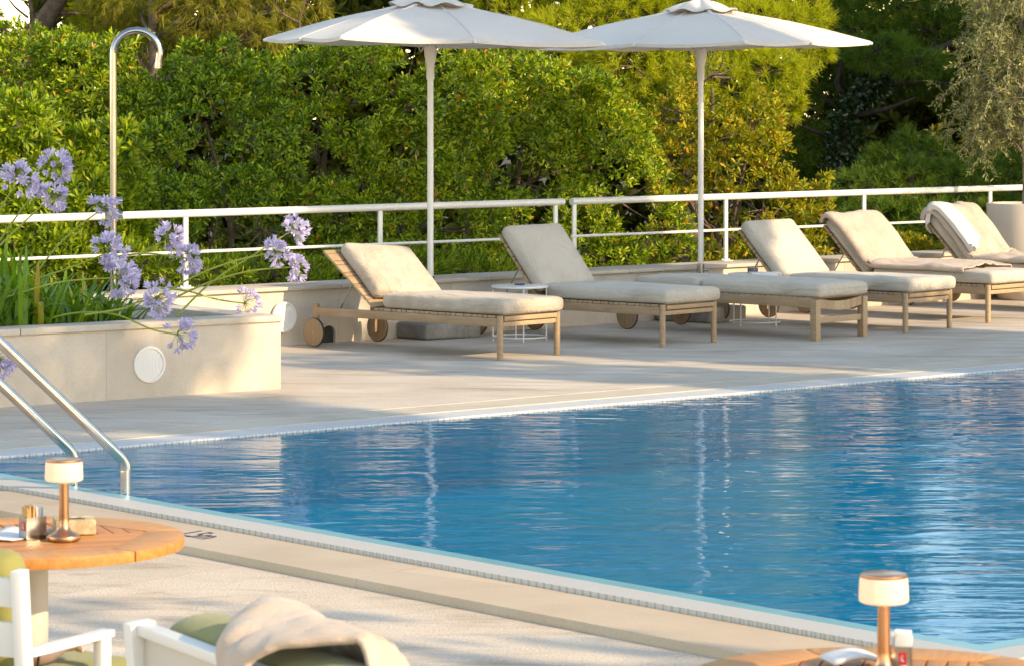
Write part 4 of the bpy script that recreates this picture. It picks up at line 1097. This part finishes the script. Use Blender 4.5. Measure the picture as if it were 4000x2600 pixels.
# ---- pines
def pine(label, base, trunk, tr, blobs, m, dens, n, L, Wd, seed, limb_r=.03, bark='bark', up=.2, droop=0, lump=.25, jit=.45, extra=None, ivy=False, group='pine trees', layers=((1, 1), (.85, .8))):
    root = thing('pine_tree', label, 'pine tree', base, 0, group); b0 = Vector(base)
    pp = smooth_path([Vector(p) - b0 for p in trunk], 6)
    mb = MB(); k = len(pp); mb.tube(pp, [tr * (1 - .72 * i / (k - 1)) for i in range(k)], 12)
    rd = random.Random(seed)
    for c, r_ in blobs:
        c0 = Vector(c) - b0; a = min(range(k), key=lambda i: (pp[i] - (c0 - Vector((0, 0, .5)))).length)
        limbs(mb, pp[a], [(c0, .008)], limb_r, seed + int(c[0] * 10))
        for i in range(7):
            d = Vector((rd.uniform(-1, 1), rd.uniform(-1, .5), rd.uniform(-.6, 1))).normalized(); e = c0 + Vector((d.x * r_[0], d.y * r_[1], d.z * r_[2])) * .95
            mb.tube([c0, (c0 + e) / 2 + Vector((0, 0, rd.uniform(-.05, .08))), e], [.011, .008, .003], 5, False)
    for e in (extra or []):
        q = smooth_path([Vector(p) - b0 for p in e[0]], 6); mb.tube(q, [e[1] * (1 - .7 * i / (len(q) - 1)) for i in range(len(q))], 9)
    mb.build('trunk', M[bark], root)
    C, Nn = blob_points(blobs, dens, seed, lump, layers, under=1)
    v, f, s = needles(C, Nn, n, L, Wd, seed + 1, up, jit, droop=droop)
    np_mesh('crown', v - np.array(base), f, s, M[m], root)
    if ivy:
        r = np.random.default_rng(seed); q = np.array([pp[i] for i in r.integers(0, int(k * .75), 2600)]); d = unit(r.normal(size=q.shape) * np.array([1, 1, .3]))
        q = q + d * (tr * r.uniform(.8, 1.5, (len(q), 1))) + r.normal(size=q.shape) * .05
        v, f, s = leaves(q, unit(d + r.normal(size=d.shape) * .6), unit(d + .01), r.uniform(.05, .09, len(q)), r.uniform(.04, .07, len(q)), TPL_LAN)
        np_mesh('ivy', v, f, s, M['ivy'], root)
    return root
GZ = -1.6
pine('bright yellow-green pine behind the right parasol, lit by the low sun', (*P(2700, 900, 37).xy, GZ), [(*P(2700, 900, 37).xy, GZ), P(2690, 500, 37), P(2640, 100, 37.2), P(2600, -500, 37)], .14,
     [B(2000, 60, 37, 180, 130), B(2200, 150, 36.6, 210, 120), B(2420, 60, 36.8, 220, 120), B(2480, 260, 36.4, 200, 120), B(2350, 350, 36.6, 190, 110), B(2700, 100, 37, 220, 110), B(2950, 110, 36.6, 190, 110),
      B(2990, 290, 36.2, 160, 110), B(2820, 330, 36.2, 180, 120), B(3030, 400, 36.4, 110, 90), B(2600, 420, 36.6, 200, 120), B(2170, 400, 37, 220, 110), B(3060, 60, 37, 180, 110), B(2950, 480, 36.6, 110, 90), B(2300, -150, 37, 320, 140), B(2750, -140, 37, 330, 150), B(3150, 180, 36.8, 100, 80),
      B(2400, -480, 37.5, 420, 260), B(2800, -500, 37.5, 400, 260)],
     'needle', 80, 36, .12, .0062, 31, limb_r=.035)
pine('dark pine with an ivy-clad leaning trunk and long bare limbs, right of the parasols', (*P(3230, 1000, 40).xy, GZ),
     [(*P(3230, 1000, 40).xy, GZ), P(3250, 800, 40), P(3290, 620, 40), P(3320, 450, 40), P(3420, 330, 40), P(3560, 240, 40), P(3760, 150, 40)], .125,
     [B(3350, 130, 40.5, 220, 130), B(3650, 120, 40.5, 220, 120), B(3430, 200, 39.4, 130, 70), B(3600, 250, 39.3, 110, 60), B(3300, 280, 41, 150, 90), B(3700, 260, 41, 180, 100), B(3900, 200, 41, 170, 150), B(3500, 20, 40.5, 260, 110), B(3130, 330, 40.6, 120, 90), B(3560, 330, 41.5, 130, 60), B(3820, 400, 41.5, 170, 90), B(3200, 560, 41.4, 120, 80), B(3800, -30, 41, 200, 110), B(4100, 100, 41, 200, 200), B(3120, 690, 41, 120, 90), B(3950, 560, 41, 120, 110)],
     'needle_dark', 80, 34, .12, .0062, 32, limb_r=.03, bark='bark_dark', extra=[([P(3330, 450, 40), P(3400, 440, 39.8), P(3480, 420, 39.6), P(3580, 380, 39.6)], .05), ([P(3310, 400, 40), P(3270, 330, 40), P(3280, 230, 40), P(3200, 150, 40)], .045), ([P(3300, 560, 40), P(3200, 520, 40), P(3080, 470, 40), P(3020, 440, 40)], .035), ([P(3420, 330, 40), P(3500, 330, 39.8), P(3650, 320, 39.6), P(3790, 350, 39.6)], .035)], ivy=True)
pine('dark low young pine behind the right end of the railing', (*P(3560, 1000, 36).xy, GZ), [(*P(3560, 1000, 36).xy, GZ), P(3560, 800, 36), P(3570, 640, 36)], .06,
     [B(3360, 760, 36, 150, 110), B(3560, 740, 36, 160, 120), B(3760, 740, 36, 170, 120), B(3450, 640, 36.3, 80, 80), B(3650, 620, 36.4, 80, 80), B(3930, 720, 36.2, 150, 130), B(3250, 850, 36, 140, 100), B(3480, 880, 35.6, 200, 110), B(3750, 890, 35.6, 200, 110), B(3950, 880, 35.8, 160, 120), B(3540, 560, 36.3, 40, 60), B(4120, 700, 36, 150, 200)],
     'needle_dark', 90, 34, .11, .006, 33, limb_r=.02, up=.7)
pine('tall pine with drooping brownish foliage and a thin bare stem, behind the shower', (*P(720, 500, 36).xy, GZ), [(*P(640, 500, 36).xy, GZ), P(600, 150, 36), P(590, 20, 36), P(600, -500, 36)], .07,
     [B(800, 20, 36, 200, 130), B(1050, 50, 36, 130, 120), B(980, 150, 35.6, 120, 90), B(1150, 20, 36.2, 150, 90), B(700, 120, 36.4, 180, 100), B(500, -20, 36.4, 200, 110), B(500, 160, 36.8, 180, 90), B(1000, -150, 36.4, 320, 150), B(600, -300, 36.6, 400, 200), B(1250, -320, 37, 380, 260), B(1700, -380, 37.4, 420, 280), B(2050, -330, 37.2, 360, 240)],
     'needle_brown', 62, 32, .13, .0058, 34, droop=.55, up=-.2, limb_r=.03, extra=[([P(1180, 160, 35.4), P(1170, 80, 35.4), P(1190, 10, 35.4), P(1180, -60, 35.5)], .014), ([P(1170, 90, 35.4), P(1100, 50, 35.4), P(1060, -10, 35.4)], .012)])
pine('old pine with a thick reddish trunk leaning across the top left corner', (*P(60, 400, 37).xy, GZ), [(*P(20, 500, 37).xy, GZ), P(60, 330, 37), P(110, 180, 37), P(180, 70, 37), P(270, -60, 37), P(420, -260, 37)], .20,
     [B(150, -230, 37, 260, 110), B(480, -330, 37.4, 300, 160), B(-200, 60, 37.6, 200, 140), B(-60, 180, 37.6, 130, 80), B(420, 60, 37.8, 150, 90), B(-250, -200, 37.6, 300, 200)],
     'needle', 60, 30, .12, .006, 35, limb_r=.03, extra=[([P(130, 160, 37), P(125, 60, 37), P(110, -40, 37)], .05), ([P(110, 70, 36.9), P(60, 30, 36.9), P(30, -10, 36.9), P(0, -60, 36.9)], .016)])

# olive tree in its pot
pc = P(4005, 1178, 30.9); pot = thing('plant_pot', 'tall cream bucket-shaped pot at the right edge holding the olive tree', 'plant pot', (pc.x, pc.y, 0))
MB().lathe([(.001, 0), (.245, 0), (.262, .012), (.30, .10), (.335, .30), (.358, .60), (.372, .90), (.372, .925), (.352, .93), (.345, .90), (.33, .84), (.001, .84)], 56).build('vessel', M['pot'], pot)
MB().lathe([(.001, .86), (.335, .855)], 40, cap=False).build('soil', M['soil'], pot)
ob = Vector((pc.x, pc.y, .85)); OY = pc.y
ol = thing('olive_tree', 'slender olive tree with grey-green leaves standing in the cream pot', 'olive tree', ob)
r = np.random.default_rng(51); mb = MB()
tk = smooth_path([Vector((0, 0, 0)), Vector((.0, 0, .4)), Vector((-.03, .0, .9)), Vector((-.02, 0, 1.5)), Vector((.05, 0, 2.3))], 6); mb.tube(tk, [.032 * (1 - .6 * i / (len(tk) - 1)) for i in range(len(tk))], 10)
LP, LD = [], []
rd = random.Random(52)
for i in range(120):
    z0 = rd.uniform(.55, 2.2); a = rd.uniform(0, 6.283); ln = rd.uniform(.35, .78) * (1.0 - .12 * abs(z0 - 1.4))
    b = Vector((-.02, 0, z0)); d = Vector((math.cos(a), .8 * math.sin(a), rd.uniform(-.15, .9)))
    e = b + d.normalized() * ln; tip = e + Vector((d.x * .12, d.y * .12, -rd.uniform(.02, .34)))
    pts = smooth_path([b, b + (e - b) * .5 + Vector((0, 0, .08)), e, tip], 5); n = len(pts)
    mb.tube(pts, [.010 * (1 - .8 * k / (n - 1)) for k in range(n)], 5, False)
    tw = [pts]
    for q in range(9):
        k = rd.randint(4, n - 1); s0 = pts[k]; dv = Vector((rd.uniform(-1, 1), rd.uniform(-1, 1), rd.uniform(-1.0, .9))).normalized() * rd.uniform(.10, .26)
        t2_ = [s0, s0 + dv * .5 + Vector((0, 0, .015)), s0 + dv + Vector((0, 0, -.03))]; mb.tube(t2_, [.003, .0025, .0015], 4, False); tw.append(smooth_path(t2_, 4))
    for t_ in tw:
        for k in range(2, len(t_)):
            for s in range(3):
                LP.append(t_[k] + Vector((rd.gauss(0, .012), rd.gauss(0, .012), rd.gauss(0, .012)))); dd = (t_[k] - t_[k - 1]).normalized() * .7 + Vector((rd.uniform(-1, 1), rd.uniform(-1, 1), rd.uniform(-1, 1))) * .8; LD.append(dd.normalized())
mb.build('trunk', M['bark_pale'], ol)
LP, LD = np.array(LP), np.array(LD)
v, f, s = leaves(LP, LD, unit(r.normal(size=LP.shape) + np.array([0, -.3, .8])), r.uniform(.035, .060, len(LP)), r.uniform(.009, .013, len(LP)), TPL_LAN)
np_mesh('crown', v, f, s, M['leaf_olive'], ol)

# far wood closing the view, one mass
def wood(seed, n):
    r = np.random.default_rng(seed); x = r.uniform(-17, 17, n); y = r.uniform(43, 52, n)
    top = 9.0 + 1.6 * np.sin(x * .55 + 1) + 1.0 * np.sin(x * 1.4 + 2) + .5 * np.sin(x * 3.1)
    top = np.where((x > 5.6) & (x < 9.2), 3.4 + .3 * np.sin(x * 3), top); top = np.where((x < -6.7) & (x > -8.5), 2.55, top)
    z = -1.6 + (top + 1.6) * r.uniform(0, 1, n) ** .8
    C = np.stack([x, y, z], 1); k = lobes(C * .7, seed, 1.6) > -.75; C = C[k]
    A = unit(np.array([0, -.7, .4]) + r.normal(size=C.shape) * .5)
    v, f, s = leaves(*rosettes(C, A, 8, .20, .09, seed + 1, TPL_LAN, (20, 85)), TPL_LAN)
    o = np_mesh('far_wood', v, f, s, M['leaf_far']); o['kind'] = 'stuff'; o['label'] = 'dense mass of far trees closing the view'; return o
wood(61, 66000)
# ground bank behind the wall, so the shrubs stand in earth
q0, q1 = wa - wn * .5 + we * -9, wa - wn * .5 + we * 14
rows = []
for i in range(9):
    d = i * 2.4; rows.append([Vector((*(q0.lerp(q1, j / 24) - wn * d), -.25 - .12 * d + .12 * noise.noise(Vector((j * .7, d, 3))))) for j in range(25)])
struct(MB().grid(rows).build('earth_bank', M['soil'], sharp=180))

# ================================================================ agapanthus
M['petal'] = m_leaf('agapanthus_petal', [(0, (.48, .43, .62)), (.5, (.60, .54, .72)), (1, (.74, .69, .82))], .4, .5, .3, (1.05, 1.0, 1.1))
M['stalk'] = m_leaf('agapanthus_stalk', [(0, (.22, .28, .02)), (1, (.27, .32, .03))], .1, .45, .4)
M['pedicel'] = m_leaf('agapanthus_pedicel', [(0, (.18, .25, .02)), (1, (.28, .32, .05))], .2, .5, .3)
def agapanthus(label, head, pts, rad, seed, axis=None, n=44, open_=1.0):
    """head: centre of the umbel; pts: stalk from the bed up to the head"""
    base = Vector(pts[0]); r = thing('agapanthus_flower', label, 'flower', base, 0, 'blue agapanthus flowers')
    pp = smooth_path([Vector(p) - base for p in pts] + [Vector(head) - base], 8); k = len(pp)
    MB().tube(pp, [.0075 - .0025 * i / (k - 1) for i in range(k)], 8).build('stem', M['stalk'], r)
    h = Vector(head) - base; ax = (pp[-1] - pp[-3]).normalized() if axis is None else Vector(axis).normalized()
    rd = random.Random(seed); pv = MB(); fl_P, fl_D, fl_U, fl_L, fl_W = [], [], [], [], []
    bud = MB()
    for i in range(n):
        while True:
            d = Vector((rd.gauss(0, 1), rd.gauss(0, 1), rd.gauss(0, 1))).normalized()
            if d.dot(ax) > -.45: break
        L = rad * rd.uniform(.50, .78); e = h + d * L + Vector((0, 0, -.010 * rd.random()))
        pv.tube([h, h + d * L * .5 + Vector((0, 0, .003)), e], [.0016, .0013, .0013], 4, False)
        fd = (d + Vector((0, 0, -.15 + rd.uniform(-.25, .25))) + Vector((rd.gauss(0, .15),) * 3)).normalized()
        x = fd.orthogonal().normalized(); y = fd.cross(x)
        if rd.random() < .12:
            pv.tube([e, e + fd * .012, e + fd * .026], [.002, .0035, .001], 5); continue
        op = R(rd.uniform(24, 44)) * open_
        for q in range(6):
            a = q * math.pi / 3 + i; o_ = x * math.cos(a) + y * math.sin(a)
            D = (fd * math.cos(op) + o_ * math.sin(op)).normalized()
            fl_P.append(e); fl_D.append(D); fl_U.append(fd * math.sin(op) - o_ * math.cos(op) * -1 * -1); fl_L.append(rad * rd.uniform(.36, .46)); fl_W.append(rad * .125)
    pv.build('pedicels', M['pedicel'], r)
    v, f, s = leaves(np.array(fl_P), np.array(fl_D), np.array(fl_U), np.array(fl_L), np.array(fl_W), TPL_OB)
    np_mesh('florets', v, f, s, M['petal'], r)
    return r
def bed(x, y): return G(x, y, PH - .08)
AG = [  # label, head (x, y, depth), stalk points (x, y, depth), radius
 ('big blue agapanthus head at the far left, its green centre showing', (75, 700, 20.9), [(-120, 1180, 21), (-40, 900, 20.95)], .105),
 ('upper right head of the blue agapanthus trio above the left railing', (215, 655, 21.4), [(-140, 1160, 21.4), (40, 880, 21.4)], .100),
 ('lower right head of the blue agapanthus trio above the left railing', (200, 770, 21.1), [(-160, 1150, 21.1), (0, 960, 21.1)], .090),
 ('small blue agapanthus head in front of the shower pipe', (405, 815, 21.8), [(100, 1130, 21.8), (200, 990, 21.8), (300, 890, 21.8)], .092),
 ('upper head of the big agapanthus pair below the shower pipe', (428, 985, 21.0), [(-60, 1210, 21), (100, 1110, 21), (290, 1040, 21)], .105),
 ('lower head of the big agapanthus pair below the shower pipe', (470, 1085, 20.8), [(-80, 1195, 20.8), (60, 1150, 20.8), (250, 1100, 20.8)], .105),
 ('agapanthus head just above the planter rim, among dark leaves', (610, 1165, 20.6), [(330, 1230, 20.6), (480, 1205, 20.6), (540, 1180, 20.6)], .098),
 ('agapanthus head left of the first railing post', (655, 935, 22.0), [(430, 1090, 22), (540, 1000, 22)], .098),
 ('agapanthus head covering the first railing post', (730, 1010, 21.8), [(400, 1010, 21.8), (560, 990, 21.8), (660, 1000, 21.8)], .090),
 ('highest agapanthus head at the right, nearest the first lounger', (1150, 895, 21.6), [(690, 1235, 21.4), (830, 1100, 21.5), (1000, 990, 21.55)], .082),
 ('middle agapanthus head of the three nearest the first lounger', (1075, 985, 21.4), [(560, 1190, 21.3), (760, 1080, 21.3), (900, 1025, 21.3), (1000, 1000, 21.4)], .082),
 ('lowest agapanthus head of the three nearest the first lounger', (1150, 1045, 21.5), [(610, 1200, 21.4), (800, 1110, 21.4), (960, 1062, 21.4), (1080, 1048, 21.5)], .082),
 ('thin-flowered agapanthus head hanging against the back wall', (955, 1185, 21.9), [(560, 1120, 21.8), (720, 1135, 21.8), (850, 1170, 21.9)], .092),
 ('agapanthus head drooping over the planter front beside the speaker', (690, 1305, 20.55), [(170, 1250, 20.9), (300, 1222, 20.8), (450, 1228, 20.6), (590, 1285, 20.5)], .098),
 ('agapanthus head cut off by the left edge, in front of the planter', (-10, 1400, 19.7), [(-420, 1290, 20.3), (-260, 1270, 20), (-120, 1330, 19.8)], .098)]
for i, (lab, hd, st, rad) in enumerate(AG):
    agapanthus(lab, P(*hd), [P(*s) for s in st], rad * 1.32, 70 + i, n=26 if 'thin' in lab or 'drooping' in lab else 46)
# strap leaves of the bed
r = np.random.default_rng(90); V_, F_, S_ = [], [], []; vo = 0; NS = 7
for i in range(2600):
    u = r.uniform(0, 1) ** .9; along = -6.0 + 5.2 * u; dep = r.uniform(.28, 2.0)
    if along > -1.4: dep = r.uniform(.5, 1.7)
    p0 = pb + pe * along - pn * dep; hgt = r.uniform(.34, .60) * (1 if along < -1.5 else .62); a = r.uniform(0, 6.283); reach = r.uniform(.08, .32)
    d = np.array([math.cos(a), math.sin(a), 0]); sd = np.array([-d[1], d[0], 0]); w = r.uniform(.024, .040); droop = r.uniform(.1, 1.2)
    row = []
    for k in range(NS + 1):
        t = k / NS; c = np.array([p0.x, p0.y, PH - .10]) + d * reach * (t + droop * .4 * t * t) + np.array([0, 0, hgt * (1.15 * t - .55 * droop * t ** 3)])
        ww = w * (1 - .15 * (1 - t) - max(0, t - .6) ** 1.6 * 3.2) * .5; ww = max(ww, .0012); V_ += [c - sd * ww, c + np.array([0, 0, -.3 * ww]), c + sd * ww]
    for k in range(NS):
        b = vo + 3 * k
        for q in (0, 1): F_ += [b + q, b + q + 1, b + q + 4, b + q + 3]
    vo += 3 * (NS + 1)
F_ = np.array(F_); o = np_mesh('agapanthus_leaves', np.array(V_), F_, np.arange(len(F_) // 4) * 4, M['leaf_strap'])
o['kind'] = 'stuff'; o['label'] = 'thick bed of strap-shaped agapanthus leaves in the planter'

# ================================================================ unseen trees added off to the right to cast shade on the scene
def added_shade_tree(label, q, t, z0, z1, rad, seed, dens=26, L=.16, W=.085, hole=.30):
    c = S_Q * q + S_H * t; b = (c.x, c.y, -.02 if c.y < 14 else -.4)
    root = thing('added_shade_tree', label, 'tree', b, 0, 'trees beyond the right side of the pool')
    n = max(2, int((z1 - z0) / (rad * .9))); rd = random.Random(seed)
    bl = [((c.x + rd.uniform(-.3, .3) * rad, c.y + rd.uniform(-.3, .3) * rad, z0 + (z1 - z0) * (i + .5) / n), (rad * rd.uniform(.8, 1.05), rad * rd.uniform(.8, 1.05), (z1 - z0) / n * .85)) for i in range(n)]
    C, Nn = blob_points(bl, dens, seed, .28, ((1, 1), (.6, .6)), back=1, under=1)
    k = lobes(C / rad, seed + 4, 2.6) > -1 + hole * 2 - .6; C, Nn = C[k], Nn[k]
    v, f, s = leaves(*rosettes(C, Nn, 8, L, W, seed + 1), TPL_LAN)
    np_mesh('crown', v - np.array(b), f, s, M['leaf_dark'], root)
    mb = MB(); limbs(mb, (0, 0, 0), [(Vector(bb[0]) - Vector(b), .03) for bb in bl], .16, seed); mb.build('trunk', M['bark'], root)
TE = math.tan(R(SUN_EL))
# (label, q across the sun, t towards the sun, z0, z1, radius, seed, density, leaf length, width, openness)
ST = [('broad dark evergreen off the right side of the pool, opposite the middle loungers', 23.1, 2.0, 1.4, 10.5, 1.65, 101, 60, .20, .12, 0),
      ('slim tree off the right side of the pool, nearest its far corner', 19.8, 4.0, 3.2, 8.2, .65, 102, 34, .16, .09, .1),
      ('loose tree off the right side of the pool, opposite the planter', 15.4, 7.0, 5.7, 11.0, 1.6, 103, 56, .16, .09, .36),
      ('loose tree off the right side, opposite the near edge of the pool', 9.4, 7.0, 3.6, 6.6, .9, 104, 15, .14, .08, .30),
      ('small loose tree off the right side, opposite the cafe tables', 7.2, 7.5, 3.0, 6.2, .8, 105, 11, .14, .08, .32),
      ('large dense tree off the right side, beyond the olive pot', 36.6, -9.0, -1.0, 9.0, 3.0, 106, 22, .26, .16, .0)]
for a in ST: added_shade_tree(*a)
# ================================================================ person in the next chair, one arm reaching into the picture
def skin_body(name, chains, m, parent=None, root=0):
    """chains: lists of (point, radius); shared points are merged"""
    bm = bmesh.new(); sk = bm.verts.layers.skin.verify(); key = {}
    def vert(p, r):
        k = tuple(round(c, 4) for c in p)
        if k not in key:
            v = bm.verts.new(p); v[sk].radius = (r, r) if not hasattr(r, '__len__') else r; key[k] = v
        return key[k]
    for ch in chains:
        vs = [vert(p, r) for p, r in ch]
        for a, b in zip(vs, vs[1:]):
            if not bm.edges.get((a, b)): bm.edges.new((a, b))
    bm.verts.ensure_lookup_table(); bm.verts[root][sk].use_root = True
    me = bpy.data.meshes.new(name); bm.to_mesh(me); bm.free(); me.materials.append(m)
    o = bpy.data.objects.new(name, me); COL.objects.link(o)
    md = o.modifiers.new('skin', 'SKIN'); md.use_smooth_shade = True; md.branch_smoothing = .5
    s2 = o.modifiers.new('sub', 'SUBSURF'); s2.levels = 2; s2.render_levels = 2
    if parent: o.parent = parent
    return o
pO = Vector((-1.93, 8.15, 0)); pf = Vector((.55, .835, 0)); pr_ = Vector((.835, -.55, 0)); Zv = Vector((0, 0, 1))
def pp_(r, f, z): return tuple(pO + pr_ * r + pf * f + Zv * z)
sh_r = (-1.60, 8.03, .855); el = (-1.365, 7.985, .612); wr = (-1.163, 7.985, .588); kn = (-1.141, 8.058, .604)
sh_l = pp_(.0, -.08, 1.01); nk = pp_(.22, -.06, 1.05)
pel = pp_(0, -.04, .64); wst = pp_(.07, -.06, .78); chs = pp_(.17, -.07, .91)
chains = [[(pel, (.15, .12)), (wst, (.125, .10)), (chs, (.14, .11)), (nk, .05), (pp_(.275, -.02, 1.135), .052), (pp_(.29, .0, 1.215), (.082, .092)), (pp_(.30, .0, 1.30), (.078, .09))],
          [(chs, (.14, .11)), (sh_r, .056), ((-1.48, 8.008, .735), .045), (el, .041), ((-1.29, 7.985, .605), .040), ((-1.215, 7.985, .595), .031), (wr, (.026, .020)), ((-1.150, 8.025, .600), (.036, .017)), (kn, (.038, .0135))],
          [(chs, (.14, .11)), (sh_l, .06), (pp_(-.12, .02, .83), .045), (pp_(-.14, .2, .73), .036), (pp_(-.10, .33, .72), .026), (pp_(-.08, .40, .715), (.035, .016))]]
for s in (-1, 1):
    chains.append([(pel, (.15, .12)), (pp_(s * .10, .04, .64), .088), (pp_(s * .12, .42, .62), .058), (pp_(s * .12, .43, .34), .048), (pp_(s * .12, .40, .06), .034), (pp_(s * .125, .52, .015), (.036, .024))])
fd = Vector((.45, .88, -.12)).normalized(); sd = Vector((.88, -.45, 0)).normalized(); K = Vector(kn)
for i, (o_, L) in enumerate(((-.027, .066), (-.009, .078), (.009, .074), (.027, .058))):
    b = K + sd * o_; d = (fd + sd * o_ * 3).normalized()
    chains.append([(kn, (.038, .0135)), (tuple(b + d * .008), .0095), (tuple(b + d * L * .5 + Zv * .006), .0086), (tuple(b + d * L * .8 - Zv * .002), .0078), (tuple(b + d * L - Zv * .010), .0065)])
tb = Vector((-1.150, 8.025, .600))
chains.append([(tuple(tb), (.036, .016)), (tuple(tb - sd * .036 + fd * .012 - Zv * .004), .0115), (tuple(tb - sd * .052 + fd * .042 - Zv * .008), .0098), (tuple(tb - sd * .050 + fd * .066 - Zv * .010), .0075)])
per = skin_body('person', chains, M['skin'])
tag(per, 'person at the left edge showing one bare forearm and hand with dark hair tie', 'person')
Mx = (Vector(wr) - Vector((-1.215, 7.985, .595))).normalized().to_track_quat('Z', 'Y').to_matrix().to_4x4()
pts = [Matrix.Translation(Vector(wr) * .72 + Vector((-1.215, 7.985, .595)) * .28) @ Mx @ Vector((.0305 * math.cos(a), .0265 * math.sin(a), 0)) for a in [2 * math.pi * k / 28 for k in range(29)]]
MB().tube(pts, .0034, 8, False).build('hair_tie', M['elastic'], per)
sh_ch = [[(pel, (.165, .135)), (wst, (.14, .115)), (chs, (.155, .125)), (pp_(.21, -.06, 1.01), (.075, .07))], [(chs, (.155, .125)), (sh_r, .07), ((-1.52, 8.015, .775), .058)], [(chs, (.155, .125)), (sh_l, .074), (pp_(-.09, .0, .88), .06)]]
skin_body('shirt', sh_ch, M['shirt'], per)
skin_body('shorts', [[(pel, (.168, .138)), (pp_(s * .10, .04, .64), .104), (pp_(s * .115, .30, .625), .084)] for s in (-1, 1)], M['trousers'], per)
hc = Vector(pp_(.298, -.012, 1.29))
MB().rbox((0, 0, 0), (.19, .215, .21), .085, (4, 4, 3), None, lambda p: p * (1 + .06 * noise.noise(p * 25))).xf(Matrix.Translation(hc + Zv * .02 - pf * .02) @ Matrix.Rotation(R(-33), 4, 'Z')).build('hair', M['hair'], per)
hf = Matrix.Translation(Vector(pp_(.295, .0, 1.25))) @ Matrix.Rotation(R(-33), 4, 'Z')
for s in (-1, 1):
    MB().lathe([(.001, -.012), (.009, -.007), (.012, 0), (.009, .007), (.001, .012)], 12, (s * .032, .085, .012)).xf(hf).build('eye', M['paper'], per)
    MB().rbox((s * .084, -.005, 0), (.016, .034, .058), .007, (2, 2, 2)).xf(hf).build('ear', M['skin'], per)
MB().rbox((0, .102, -.012), (.026, .03, .046), .010, (2, 2, 2)).xf(hf).build('nose', M['skin'], per)
MB().rbox((0, .092, -.052), (.044, .014, .012), .005, (3, 2, 2)).xf(hf).build('mouth', M['red_print'], per)
